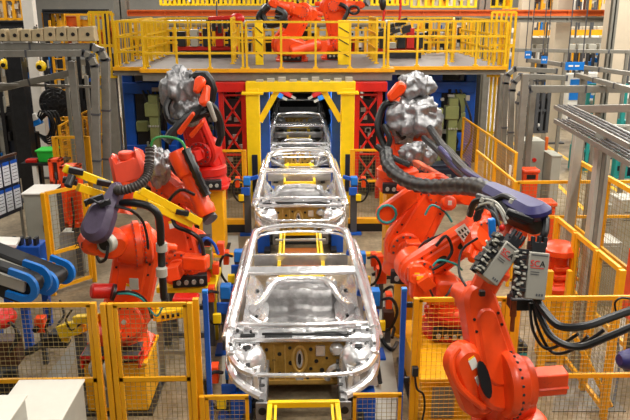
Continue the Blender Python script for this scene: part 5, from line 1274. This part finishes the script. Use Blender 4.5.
b = B(); b.tube([at(48, 300, 8.8), at(50, 315, 8.6), at(46, 330, 8.6), at(56, 338, 8.4), at(66, 332, 8.3)], .02, n=6); b.tube([at(60, 300, 8.6), at(64, 315, 8.5), at(58, 325, 8.4), at(62, 335, 8.3)], .016, n=6); b.tube([at(72, 310, 8.1), at(66, 320, 8.1), at(72, 330, 8.1), at(82, 322, 8.0)], .014, n=6); b.build('hose', BLACK, t)
p = at(43, 325, 8.9); t = thing('clamp_stand', 'small orange clamp on the floor behind the bottom left fence', 'clamp', (p.x, 8.9, 0)); B().box(p.x-.08, p.x+.05, 8.8, 8.95, p.z-.08, p.z+.14).build('block', ORANGE, t, bevel=.015); B().box(p.x-.04, p.x+.02, 8.85, 8.91, 0, p.z-.08).build('post', DSTEEL, t); B().cyl((p.x-.05, 8.8, p.z), (p.x-.05, 8.74, p.z), .04, n=10).build('knob', BLACK, t)
hoses('floor_cable', 'thick black cable snaking over the floor behind the bottom left fence', 'cable', [([fl(2, 365)+V((0,0,.05)), fl(18, 358)+V((0,0,.05)), fl(34, 352)+V((0,0,.05)), fl(46, 343)+V((0,0,.05)), fl(60, 338)+V((0,0,.1))], .045)])
# white cabinets, bottom left
for (a, c, yb, Y0, Y1, l) in ((20, 83, 380, 5.3, 5.95, 'white cabinet with a light grey lid at the bottom left, right one'), (-20, 25, 395, 4.7, 5.26, 'white cabinet at the bottom left corner')):
    z = at(50, yb, Y1).z; x0, x1 = at(a, yb, Y1).x, at(c, yb, Y1).x
    t = thing('tool_cabinet', l, 'cabinet', ((x0+x1)/2, Y0, 0))
    B().box(x0, x1, Y0, Y1, 0, z-.02).build('body', LSTEEL, t, bevel=.01); B().box(x0-.015, x1+.015, Y0-.015, Y1+.015, z-.02, z).build('lid', mat('lid_white', 'D6D2C6', .45, 0, .05), t, bevel=.006)
    B().box(x0+.04, x1-.04, Y0-.012, Y0, .08, z-.08).build('door', LSTEEL, t); b = B().box(x0+.1, x1-.15, Y0-.016, Y0-.011, z-.16, z-.15); b.build('vent_slot', DSTEEL, t)
# blue rack beside the conveyors
p = at(16, 255, 11.6); t = thing('blue_fixture', 'small blue fixture with dark pegs behind the conveyors', 'fixture', (p.x, 11.6, 0))
B().box(p.x-.12, p.x+.45, 11.5, 11.9, .2, at(16, 245, 11.6).z).build('block', BLUE, t, bevel=.015); B().box(p.x-.05, p.x+.05, 11.6, 11.7, 0, .2).build('foot', DARK, t)
zz = at(16, 245, 11.6).z
for k in range(4): B().box(p.x-.05+.13*k, p.x+.0+.13*k, 11.55, 11.7, zz, zz+.13).build('peg', DARK, t)
p = at(2, 242, 11.3); t = thing('parts_tray', 'white tray with red edge at the left edge above the conveyor', 'tray', p); B().obox(p, (1,.2,-.12), (-.2,1,0), (0.1,0,1), .5, .4, .06).build('tray', WHITE, t, bevel=.01); B().obox(p+V((.02,-.22,-.05)), (1,.2,-.12), (-.2,1,0), (0.1,0,1), .5, .04, .05).build('red_edge', RED, t); B().box(p.x-.05, p.x+.05, p.y-.05, p.y+.05, 0, p.z).build('stand', DARK, t)
# ------------------------------------------------------------------ right floor area
Y = 16.6; x0, x1 = px_x(521, Y, 1), px_x(543, Y, 1); z = at(530, 141, Y).z
t = thing('control_cabinet', 'grey control cabinet with a red button in the right aisle', 'cabinet', ((x0+x1)/2, Y, 0))
B().box(x0, x1, Y, Y+.6, 0, z).build('body', CABG, t, bevel=.012); B().box(x0+.02, x1-.02, Y-.015, Y, .1, z-.05).build('door', CABG, t)
B().cyl((x0+.3, Y-.015, z*.72), (x0+.3, Y-.06, z*.72), .05, n=12).build('red_button', RED, t)
B().slab([(-.08,-.06), (.08,-.06), (0,.08)], (x0+.34, Y-.02, z*.58), (1,0,0), (0,0,1), .01, 0).build('warning_triangle', STICKY, t)
solid('side_box', 'grey box with a light top, right of the grey control cabinet', 'cabinet', CABG, [(x1+.02, x1+.24, Y-.5, Y+.1, 0, 1.35), (x1+.0, x1+.26, Y-.52, Y+.12, 1.35, 1.39)])
for (a, c, y0, Y, h, l) in ((519, 531, 162, 17.2, .24, 'orange bin furthest back in the right aisle'), (523.5, 541, 170, 15.6, .9, 'tall orange bin by the grey control cabinet'), (535, 558, 203, 12.4, 1.0, 'orange bin behind the navy cover of the foreground robot')):
    x0, x1 = px_x(a, Y, 1.2), px_x(c, Y, 1.2); z = at(a, y0, Y).z; d = (x1-x0)*.8
    t = thing('safety_bin', l, 'bin', ((x0+x1)/2, Y, 0)); B().box(x0+.03, x1-.03, Y+.03, Y+d, 0, z-.09).build('body', ORANGE, t, bevel=.015)
    B().box(x0, x1, Y, Y+d+.03, z-.09, z).build('lid', ORANGE, t, bevel=.03); B().box(x0+.1, x1-.1, Y+.01, Y+.03, z-.22, z-.12).build('slot', BLACK, t)
t = thing('rotary_gearbox', 'orange red rotary gearbox stack on a yellow stand behind the upright dosing unit', 'robot base', at(558, 280, 8.9))
c = at(558, 268, 8.9); 
B().lathe((c.x, c.y, at(558, 254, 8.9).z), (0,0,1), [(0,.20), (.03,.26), (.10,.26), (.15,.18)], 24).build('upper_flange', ORANGE, t); B().lathe((c.x, c.y, at(558, 288, 8.9).z), (0,0,1), [(0,.24), (.06,.25), (.1,.2)], 24).build('lower_flange', ORANGE, t)
b = B(); b.cyl((c.x, c.y, at(558, 287, 8.9).z), (c.x, c.y, at(558, 254, 8.9).z), .13, n=18); 
for k in range(3): b.obox((c.x+.05, c.y-.14, at(558, 265+8*k, 8.9).z), (1,0,0), (0,1,0), (0,0,1), .3, .1, .06)
b.build('body', ORANGE, t, bevel=.01); B().box(c.x-.16, c.x+.16, c.y-.16, c.y+.16, 0, at(558, 288, 8.9).z).build('stand', PED, t, bevel=.01)
x0 = px_x(627, 8.6, 1.6); t = thing('orange_machine', 'orange machine housing at the right edge beside the duct riser', 'machine', (x0, 8.2, 0)); zt = at(625, 257, 8.2).z; B().box(x0, x0+.7, 8.0, 8.6, .8, zt).build('housing', ORANGE, t, bevel=.03); B().box(x0+.1, x0+.6, 8.1, 8.5, 0, .8).build('stand', DARK, t); b = B(); b.cyl((x0+.12, 8.0, zt-.2), (x0+.12, 7.97, zt-.2), .06, n=12); b.build('eye', BLACK, t)
b = B(); b.tube([(x0-.02, 8.05, zt-.1), (x0-.1, 8.0, zt-.3), (x0-.05, 8.0, zt-.6)], .02, n=6); b.build('cable', BLACK, t)
for (a, c, y0, Y, l) in ((598, 616, 205, 12.6, 'light grey cabinet behind the duct riser on the right'), (619, 650, 200, 12.3, 'light grey cabinet at the right edge behind the fence'), (600, 622, 243, 10.6, 'low grey cabinet right of the duct riser')):
    x0, x1 = px_x(a, Y, 1), px_x(c, Y, 1); z = at(a, y0, Y).z
    t = thing('control_cabinet', l, 'cabinet', ((x0+x1)/2, Y, 0)); B().box(x0, x1, Y, Y+.5, 0, z).build('body', LSTEEL, t, bevel=.012); B().box(x0+.04, x1-.04, Y-.012, Y, .08, z-.06).build('door', CABG, t); b = B()
    for k in range(4): b.box(x0+.08, x1-.08, Y-.016, Y-.011, z-.25-.05*k, z-.235-.05*k)
    b.build('vent_slot', DSTEEL, t)
hoses('floor_cables', 'pale loops of cable on the floor at the bottom right behind the fence', 'cables', [([fl(600, 400)+V((0,0,.1*k)), fl(604, 385)+V((0,0,.5+.1*k)), fl(610, 380)+V((0,0,.7)), fl(616, 390)+V((0,0,.3)), fl(612, 410)+V((0,0,.05))], .015) for k in range(3)], m=DSTEEL)
c = fl(497, 372); t = thing('floor_clamp', 'dark clamp fixture on the floor behind the foreground arm', 'fixture', (c.x+.6, 8.1, 0))
p = at(514, 348, 8.0); B().box(p.x-.14, p.x+.14, 7.9, 8.2, 0, p.z).build('stand', DARK, t); b = B()
for k in range(5): b.box(p.x-.16+.06*k, p.x-.12+.06*k, 7.85, 8.0, p.z-.2+.05*(k%3), p.z+.1+.06*(k%2))
b.build('clamp', DARK, t); B().box(p.x+.02, p.x+.12, 7.84, 7.9, p.z-.1, p.z).build('terminal', TEAL, t)
# ------------------------------------------------------------------ machines under the mezzanine
def press(label, p0, p1, Y, group=None, seed=1):
    x0, x1 = px_x(p0, Y, 2), px_x(p1, Y, 2); rnd = random.Random(seed)
    t = thing('blue_press', label, 'press', ((x0+x1)/2, Y, 0), 0, group)
    for x in (x0+.13, x1-.13): B().box(x-.14, x+.14, Y-.15, Y+.15, 0, 3.0).build('upright', BLUE, t, bevel=.015)
    B().box(x0, x1, Y-.2, Y+.2, 2.5, 2.8).build('top_beam', BLUE, t, bevel=.015); B().box(x0, x1, Y-.2, Y+.2, .9, 1.1).build('lower_beam', BLUE, t, bevel=.015)
    b = B(); b.box(x0+.3, x1-.3, Y-.1, Y+.3, 1.1, 2.5); b.build('core', DARK, t)
    for k in range(3):
        xx = rnd.uniform(x0+.3, x1-.5); zz = 1.0+.5*k; B().box(xx, xx+.3, Y-.35, Y-.1, zz, zz+rnd.uniform(.25, .5)).build('clamp_plate', OLIVE if k else BLUE, t, bevel=.02)
    b = B()
    for k in range(7):
        xx = rnd.uniform(x0+.2, x1-.3); zz = rnd.uniform(.4, 2.6); b.box(xx, xx+rnd.uniform(.06,.2), Y-.42, Y-.34, zz, zz+rnd.uniform(.05,.14))
    b.build('valve', LSTEEL, t)
    b = B()
    for k in range(6):
        xx = rnd.uniform(x0+.2, x1-.2); b.tube([(xx, Y-.25, 2.6), (xx+rnd.uniform(-.3,.3), Y-.45, 1.9), (xx+rnd.uniform(-.4,.4), Y-.4, 1.2), (xx+rnd.uniform(-.2,.2), Y-.3, .5)], .03, n=5, sub=3)
    b.build('hose', BLACK, t)
    return t
press('blue press frame with olive green clamps under the left of the mezzanine', 126, 176, 19.3, seed=2)
press('blue press frame half hidden behind the rear left foil robot', 178, 222, 20.0, seed=3)
press('blue press frame behind the rear right foil robot', 386, 432, 20.0, seed=4)
press('blue press frame with olive green clamps under the right of the mezzanine', 430, 473, 19.3, seed=5)
for (p, y0, y1, Y, l) in ((155, 95, 170, 18.6, 'olive green machine pillar in front of the left blue press'), (452, 98, 172, 18.6, 'olive green machine pillar in front of the right blue press'), (437, 108, 165, 18.2, 'slim olive green pillar left of the right olive pillar')):
    x = px_x(p, Y, 1.8); z = at(p, y0, Y).z; t = thing('machine_pillar', l, 'machine', (x, Y, 0))
    B().box(x-.12, x+.12, Y-.12, Y+.12, 0, z).build('mast', OLIVE, t, bevel=.015); B().box(x-.22, x+.14, Y-.16, Y+.1, z-.55, z-.2).build('head', OLIVE, t, bevel=.02); B().box(x-.3, x+.3, Y-.3, Y+.3, 0, .1).build('foot', DARK, t)
    b = B()
    for k in range(4): b.cyl((x-.1+.07*k, Y-.12, z-.8), (x-.1+.07*k, Y-.16, z-.8), .025, n=8)
    b.build('knob', LSTEEL, t)
for k, (p0, p1, Y, h, m, l) in enumerate(((136, 236, 21.6, 3.05, DARK, 'wide dark backdrop of machines and deck shade behind the left blue presses'), (364, 478, 21.6, 3.05, DARK, 'wide dark backdrop of machines and deck shade behind the right blue presses'), (150, 216, 16.9, 1.0, DKBLUE, 'low dark blue cabinet in front of the left blue press'), (386, 470, 16.9, 1.0, DKBLUE, 'low dark blue cabinet in front of the right blue presses'))):  # wide dark housings stand in for machines and the shade under the deck
    x0, x1 = px_x(p0, Y, 1.5), px_x(p1, Y, 1.5); t = thing('dark_enclosure', l, 'machine', ((x0+x1)/2, Y, 0))
    B().box(x0, x1, Y, Y+.5, 0, h).build('housing', m, t, bevel=.02)
    n = max(2, int((x1-x0)/.7)); w = (x1-x0)/n
    for j in range(n): B().box(x0+w*j+.05, x0+w*(j+1)-.05, Y-.03, Y, .12, h-.1).build('door_panel', m, t, bevel=.01)
    rnd = random.Random(40+k); b = B()
    for j in range(n*4):
        xx = rnd.uniform(x0+.1, x1-.3); zz = rnd.uniform(.3, h-.2); b.box(xx, xx+rnd.uniform(.05,.2), Y-.1, Y-.02, zz, zz+rnd.uniform(.04,.14))
    b.build('fitting', STEEL, t)
for (p0, p1, l) in ((214, 224, 'dark blue control box left of the left lattice tower'), (383, 392, 'dark blue control box right of the right lattice tower')):
    x0, x1 = px_x(p0, 16.4, 1), px_x(p1, 16.4, 1); t = thing('control_box', l, 'control box', ((x0+x1)/2, 16.4, 0)); B().box(x0, x1, 16.2, 16.6, 0, 1.3).build('case', DKBLUE, t, bevel=.01); B().box(x0+.04, x1-.04, 16.18, 16.2, .2, 1.2).build('door', BLUE, t)
# inside of the tunnel behind the portal
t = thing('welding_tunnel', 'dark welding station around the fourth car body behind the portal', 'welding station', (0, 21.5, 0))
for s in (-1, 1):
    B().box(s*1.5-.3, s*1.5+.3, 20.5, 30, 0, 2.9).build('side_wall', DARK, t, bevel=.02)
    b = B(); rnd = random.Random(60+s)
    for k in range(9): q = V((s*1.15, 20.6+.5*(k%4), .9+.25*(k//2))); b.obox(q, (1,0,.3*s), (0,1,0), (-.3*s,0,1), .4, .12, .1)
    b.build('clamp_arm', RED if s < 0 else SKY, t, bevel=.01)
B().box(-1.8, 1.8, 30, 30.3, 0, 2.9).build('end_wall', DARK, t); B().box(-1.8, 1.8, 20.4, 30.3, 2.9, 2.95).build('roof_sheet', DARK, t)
for (px, py, Y, m, l, cat) in ((286, 93, 20.2, RED, 'left red clamp head above the fourth car body', 'clamp'), (318, 93, 20.2, RED, 'right red clamp head above the fourth car body', 'clamp'), (277, 94, 20.0, SKY, 'blue clamp arm at the upper left behind the portal', 'clamp'), (324, 96, 20.0, SKY, 'blue clamp arm at the upper right behind the portal', 'clamp')):
    c = at(px, py, Y); s = 1 if px < 300 else -1; t = thing('weld_clamp', l, cat, c)
    B().obox(c, (1,0,-.5*s), (0,1,0), (.5*s,0,1), .32, .16, .12).build('body', m, t, bevel=.02); B().cyl(c+V((0,0,.1)), (c.x, c.y, 3.0), .03, n=8).build('hanger', DARK, t); B().obox(c+V((s*.2,0,-.12)), (1,0,-.5*s), (0,1,0), (.5*s,0,1), .16, .08, .06).build('jaw', LSTEEL, t)
t = thing('rear_platform', 'grey platform behind the mezzanine that carries the dark equipment racks', 'platform', (0, 26, 0))
B().box(px_x(128, 26, 3), px_x(488, 26, 3), 24.9, 29, 2.96, 3.06).build('deck', DECK, t)
for q in (130, 200, 400, 484): B().box(px_x(q, 26, 3)-.1, px_x(q, 26, 3)+.1, 28.6, 28.8, 0, 2.96).build('leg', STEEL, t)
# ------------------------------------------------------------------ things on and behind the mezzanine
rnd = random.Random(5)
for (p0, p1, Y, z0, z1, m, l, n) in ((176, 238, 21.4, 3.3, 3.62, RED, 'long red machine bed on the left of the mezzanine', 'machine_bed'), (376, 420, 21.0, 3.3, 3.58, RED, 'long red machine bed on the right of the mezzanine', 'machine_bed')):
    x0, x1 = px_x(p0, Y, z0), px_x(p1, Y, z0); t = thing(n, l, 'machine', ((x0+x1)/2, Y, z0)); B().box(x0, x1, Y-.2, Y+.2, z0, z1-.12).build('base', DARK, t, bevel=.01); B().box(x0, x1, Y-.12, Y+.12, z1-.12, z1).build('bed', RED, t, bevel=.02)
    for k in range(5): xx = x0+(x1-x0)*(k+.3)/5; B().box(xx, xx+.22, Y-.2, Y+.1, z1, z1+rnd.uniform(.15, .6)).build('unit', (DARK, LSTEEL, DARK, RED, DARK)[k], t, bevel=.01)
t = thing('hanging_tool', 'red tool with black fittings hanging left of the mezzanine robots', 'tool', at(222, 24, 21)); c = at(224, 18, 21)
B().obox(c, (1,0,.05), (0,1,0), (0,0,1), .9, .2, .12).build('red_arm', RED, t, bevel=.03); B().blob(c+V((.38,0,-.02)), (.22,.16,.16)).build('red_head', RED, t)
b = B()
for k in range(5): b.box(c.x-.5+.16*k, c.x-.4+.16*k, 20.85, 21.1, c.z-.3-.06*(k%3), c.z-.05)
b.build('fitting', DARK, t); B().cyl((c.x-.2, 21, c.z), (c.x-.2, 21, 4.9), .02, n=6).build('hanger', DSTEEL, t)
t = thing('hanging_cable_pack', 'dark tool pack with red hoses hanging right of the mezzanine robots', 'tool', at(390, 25, 20.6)); c = at(389, 26, 20.6)
b = B(); r2 = random.Random(9)
for k in range(14): b.obox(c+V((r2.uniform(-.5,.6), r2.uniform(-.2,.2), r2.uniform(-.35,.22))), (1,0,.3), (0,1,0), (-.3,0,1), .22, .12, .1)
b.build('block', DARK, t); b = B()
for dx in (-.18, .28): b.tube([c+V((dx,0,.1)), c+V((dx+.03,0,.5)), c+V((dx,0,1.2))], .035, n=7)
b.build('red_hose', RED, t); B().blob(c+V((-.2,-.05,.62)), (.1,.1,.2)).build('black_grip', BLACK, t)
def panel_row(name, label, cat, p0, p1, Y, z0, z1, n, cols, group=None, seed=3, frame=GOLD):
    """a framed machine of upright bays: frame, and one bay panel per part"""
    x0, x1 = px_x(p0, Y, (z0+z1)/2), px_x(p1, Y, (z0+z1)/2); r_ = random.Random(seed)
    t = thing(name, label, cat, ((x0+x1)/2, Y, z0), 0, group); w = (x1-x0)/n
    b = B()
    for k in range(n+1): b.box(x0+w*k-.05, x0+w*k+.05, Y-.12, Y-.02, z0, z1)
    for z in (z0+.02, (z0+z1)/2, z1-.02): b.box(x0, x1, Y-.1, Y-.03, z-.04, z+.04)
    b.build('frame', frame, t)
    for k in range(n):
        h = r_.uniform(.45, .95)*(z1-z0); mm = r_.choice(cols); m2 = r_.choice(cols)
        B().box(x0+w*k+.04, x0+w*(k+1)-.04, Y, Y+.3, z0, z0+h).build('bay_panel', mm, t)
        B().box(x0+w*k+w*r_.uniform(.05,.4), x0+w*k+w*r_.uniform(.5,.95), Y-.02, Y+.25, z0+h*r_.uniform(.1,.4), z0+h*r_.uniform(.5,1)).build('unit', m2, t, bevel=.015)
        if Y > 19:
            for q in range(4):
                a = r_.uniform(.02, .6); c = z0+(z1-z0)*r_.uniform(.05, .9); B().box(x0+w*(k+a), x0+w*(k+a+r_.uniform(.12, .4)), Y-.06-.04*q, Y+.0, c, c+(z1-z0)*r_.uniform(.03, .13)).build('unit', r_.choice(cols+[LSTEEL, DARK]), t)
    return t
DK = [DARK, DARK, DKBLUE, BLACK, LSTEEL, BLUE, WHITE, DSTEEL]
LT = [WHITE, WHITE, CREAM, DSTEEL, DARK, SKY, WHITE, LSTEEL]
panel_row('equipment_rack', 'dark equipment racks with yellow frames behind the left of the mezzanine', 'rack', 130, 196, 25.6, 3.06, 4.25, 9, DK, seed=11)
panel_row('equipment_rack', 'dark equipment racks with yellow frames behind the middle left of the mezzanine', 'rack', 198, 262, 26.2, 3.06, 4.2, 8, DK+[RED], seed=12)
panel_row('equipment_rack', 'dark equipment racks behind the two mezzanine robots', 'rack', 264, 345, 26.0, 3.06, 4.2, 9, DK+[LSTEEL, WHITE], seed=13)
panel_row('equipment_rack', 'dark equipment racks with yellow frames behind the middle right of the mezzanine', 'rack', 347, 420, 26.4, 3.06, 4.2, 8, DK+[RED], seed=14)
panel_row('equipment_rack', 'equipment racks with yellow frames behind the right of the mezzanine', 'rack', 422, 486, 25.8, 3.06, 4.25, 8, DK+[WHITE, GOLD], seed=15)
panel_row('upper_cage', 'yellow caged upper gallery above the orange beam, left half', 'gallery', 160, 262, 27.5, 4.78, 6.6, 22, [CREAM, WHITE, DARK, LSTEEL, GOLD, BLUE], seed=16, frame=YELLOW)
panel_row('upper_cage', 'yellow caged upper gallery above the orange beam, right half', 'gallery', 264, 408, 27.5, 4.78, 6.6, 28, [CREAM, WHITE, DARK, BROWN, GOLD, LSTEEL], seed=17, frame=YELLOW)
panel_row('upper_cage', 'yellow framed gallery at the top right between the columns', 'gallery', 412, 512, 28.5, 4.7, 6.6, 14, [CREAM, DARK, GOLD, LSTEEL, WHITE], seed=18, frame=YELLOW)
panel_row('upper_cage', 'yellow and grey upper storage at the top right corner', 'gallery', 524, 640, 33, 4.1, 7.4, 12, [CREAM, DARK, GOLD, LSTEEL, BROWN, WHITE], seed=19, frame=GOLD)
# ------------------------------------------------------------------ far left
panel_row('upper_cage', 'orange caged gallery at the top left corner', 'gallery', -30, 31, 24, 4.33, 5.6, 7, [CREAM, WHITE, LSTEEL, DSTEEL], seed=20, frame=GOLD)
beam_seg('gallery_beam', 'dark beam under the orange gallery at the top left', px_x(-30, 24, 4.2), px_x(33, 24, 4.2), 23.9, 4.06, 4.3, DARK, cat='gantry beam')
panel_row('upper_cage', 'yellow caged gallery left of the tall barred gate', 'gallery', 45, 64, 24.5, 3.95, 4.55, 4, [DARK, DKBLUE, CREAM], seed=21, frame=GOLD)
beam_seg('gallery_beam', 'dark overhead beam at the top left in front of the white column', px_x(43, 24.2, 4.7), px_x(108, 24.2, 4.7), 24.2, 4.52, 4.66, DARK, cat='gantry beam')
panel_row('upper_cage', 'amber screened gallery behind the tall barred gate on the left', 'gallery', 66, 122, 25, 3.4, 4.5, 4, [GOLD, BEAMOR, CREAM, BEAMOR], seed=22, frame=GOLD)
panel_row('assembly_machine', 'dark blue assembly machines at the far left edge', 'machine', -45, 14, 20, 0, 3.7, 6, [DKBLUE, DARK, BLUE, LSTEEL, DARK, BLACK, SKY], seed=23, frame=DARK)
panel_row('assembly_machine', 'dark assembly machines between the dark column and the fan on the left', 'machine', 28, 66, 22, 0, 3.6, 5, [DKBLUE, DARK, BLUE, BLACK, DSTEEL, LSTEEL, SKY], seed=24, frame=DARK)
panel_row('assembly_machine', 'dark assembly machines behind the left fence under the cable ducts', 'machine', 66, 118, 23, 0, 3.3, 6, [DARK, DKBLUE, BLUE, BLACK, BROWN, LSTEEL], seed=25, frame=DARK)
panel_row('assembly_machine', 'brown and dark machine row low behind the left fence', 'machine', 60, 122, 20.3, 0, 1.7, 6, [BROWN, DARK, DSTEEL, BEAMOR, DARK], seed=26, frame=GOLD)
t = thing('hose_manifold', 'blue and white manifold with looping black hoses left of the fan', 'manifold', at(35, 125, 18)); c = at(33, 124, 18)
B().box(c.x-.12, c.x+.1, 17.9, 18.1, 0, c.z-.2).build('stand', DARK, t); B().obox(c, (1,0,.4), (0,1,0), (-.4,0,1), .45, .2, .14).build('blue_block', SKY, t, bevel=.02); B().obox(c+V((.05,-.05,.18)), (1,0,.4), (0,1,0), (-.4,0,1), .2, .16, .16).build('white_block', WHITE, t, bevel=.02)
b = B()
for k in range(5): b.tube([c+V((.1,0,0)), c+V((.25+.1*k,-.1,.35)), c+V((.5+.05*k,-.1,.1-.1*k)), c+V((.35,-.05,-.3-.05*k)), c+V((.1,0,-.25))], .022, n=5)
b.build('hose', BLACK, t)
for (px, py, Y, l) in ((41, 66, 18, 'yellow hanging lamp between the pipes on the left'), (5, 64, 19, 'yellow hanging lamp at the left edge')):
    c = at(px, py, Y); t = thing('hanging_reel', l, 'reel', c); B().blob(c, (.13,.13,.14)).build('body', YELLOW, t); B().cyl(c, (c.x, c.y, c.z+1.0), .015, n=6).build('cord', BLACK, t); B().cyl(c+V((0,-.12,-.02)), c+V((0,-.15,-.02)), .06, n=10).build('opening', BLACK, t)
# ------------------------------------------------------------------ far right hall
panel_row('assembly_station', 'white and grey stations left of the middle cream column', 'station', 526, 548, 31, 0, 3.2, 4, LT, seed=31, frame=DSTEEL)
panel_row('assembly_station', 'white stations right of the middle cream column, under the blue sign', 'station', 566, 602, 30, 0, 3.3, 6, LT, seed=32, frame=DSTEEL)
panel_row('assembly_station', 'white and grey stations at the right edge of the hall', 'station', 600, 660, 29, 0, 3.4, 7, LT+[DARK], seed=33, frame=DSTEEL)
panel_row('assembly_station', 'row of grey stations far back in the right hall', 'station', 500, 660, 44, 0, 4.6, 22, LT+[DARK, DSTEEL, GOLD], seed=34, frame=GOLD)
panel_row('assembly_station', 'teal framed station with white panels on the right', 'station', 585, 622, 24, .0, 2.2, 5, [WHITE, TEAL, LSTEEL, TEAL, DARK], seed=35, frame=TEAL)
panel_row('assembly_station', 'low teal and dark station right of the light grey square post', 'station', 572, 600, 20.5, .0, 1.2, 4, [TEAL, DARK, LSTEEL], seed=36, frame=TEAL)
panel_row('assembly_station', 'dark teal machine at the right edge above the ladder trays', 'station', 618, 655, 19.5, .0, 2.1, 4, [TEAL, DKBLUE, LSTEEL, DARK], seed=37, frame=TEAL)
panel_row('assembly_station', 'dark low machine behind the bent grey ducts', 'station', 530, 547, 22, .9, 2.3, 3, [DARK, DSTEEL, WHITE], seed=38, frame=DSTEEL)
for (a, c, y0, y1, Y, l) in ((565, 584, 62, 70, 13.5, 'larger blue hanging sign with a white line of print, right of the middle cream column'), (541, 547.5, 56, 63.5, 17, 'small blue hanging sign left of the middle cream column'), (524.5, 531.5, 51, 58.5, 17, 'small blue hanging sign near the tall barred gate on the right')):
    p, q = at(a, y1, Y), at(c, y0, Y); t = thing('hanging_sign', l, 'sign', ((p.x+q.x)/2, Y, p.z)); B().box(p.x, q.x, Y-.02, Y+.02, p.z, q.z).build('board', SKY, t)
    b = B(); n = 6 if a == 566 else 2
    for k in range(n): b.box(p.x+(q.x-p.x)*(.15+.7*k/n), p.x+(q.x-p.x)*(.15+.7*(k+.7)/n), Y-.026, Y-.02, p.z+(q.z-p.z)*.42, p.z+(q.z-p.z)*.62)
    b.build('white_print', STICK, t)
    b = B()
    for u in (.1, .9): b.cyl((p.x+(q.x-p.x)*u, Y, q.z), (p.x+(q.x-p.x)*u, Y, 6.4), .012, n=5)
    b.build('hanger', DSTEEL, t)
for k, (a, c, y, Y, m, l) in enumerate(((524, 640, 41, 27, STEEL, 'grey overhead conveyor rail crossing the right hall, upper one'), (530, 640, 33, 29, GOLD, 'yellow overhead rail crossing the right hall'), (560, 640, 24, 31, STEEL, 'grey overhead conveyor rail crossing the right hall, highest one'))):
    p, q = at(a, y, Y), at(c, y-1, Y); t = thing('conveyor_rail', l, 'rail', p); B().bar(p, q, .1, .22).build('rail', m, t); b = B()
    for j in range(8): u = mix(p, q, (j+.5)/8); b.box(u.x-.03, u.x+.03, Y-.03, Y+.03, u.z, u.z+1.2)
    b.build('hanger', DSTEEL, t); b = B()
    for j in range(11): u = mix(p, q, (j+.4)/11); b.box(u.x-.16, u.x+.14, Y-.2, Y+.2, u.z-.4, u.z-.12)
    b.build('carrier', (LSTEEL, WHITE, CREAM)[k], t, bevel=.02)
solid('hall_pillar_marker', 'black and orange striped corner guard on the aisle', 'guard', BEAMOR, [(px_x(546, 20, 1), px_x(548.5, 20, 1), 20, 20.1, .0, 1.1)])

# white tubs on pallets standing in the far right hall
def pallet(x, y):
    t = thing('parts_pallet', 'white tub with a dark front on a pallet in the far right hall', 'pallet', (x, y, 0), 0, 'white tubs on pallets in the far right hall')
    B().box(x-.6, x+.6, y-.5, y+.5, 0, .14).build('base', DSTEEL, t)
    B().quadbox([(x-.5,y-.42,.14), (x+.5,y-.42,.14), (x+.5,y+.42,.14), (x-.5,y+.42,.14), (x-.58,y-.5,.95), (x+.58,y-.5,.95), (x+.58,y+.5,.95), (x-.58,y+.5,.95)]).build('tub', WHITE, t, bevel=.03)
    B().box(x-.3, x+.3, y-.5, y-.44, .4, .75).build('front_panel', DARK, t)
    return t
pal = None
for (p, Y) in ((531, 33), (540, 36), (536, 40), (572, 34), (583, 36.5), (594, 33.5), (578, 40), (590, 41), (628, 34), (640, 37), (566, 38), (545, 33)):
    x = px_x(p, Y, .5); pal = pallet(x, Y) if pal is None else (dup(pal, (x, Y, 0)) and pal)
for (p, Y, l) in ((576, 27.5, 'left one of two blue sheeted machines beyond the light grey square post'), (592, 28.0, 'right one of two blue sheeted machines beyond the light grey square post')):
    x = px_x(p, Y, 1.2); t = thing('sheeted_machine', l, 'machine', (x, Y, 0)); B().box(x-.35, x+.35, Y, Y+.6, 0, 2.2).build('body', WHITE, t, bevel=.03); B().box(x-.3, x+.3, Y-.03, Y, 1.2, 2.0).build('screen_panel', SKY, t); B().box(x-.25, x+.25, Y-.03, Y, .3, 1.0).build('door_panel', DSTEEL, t)
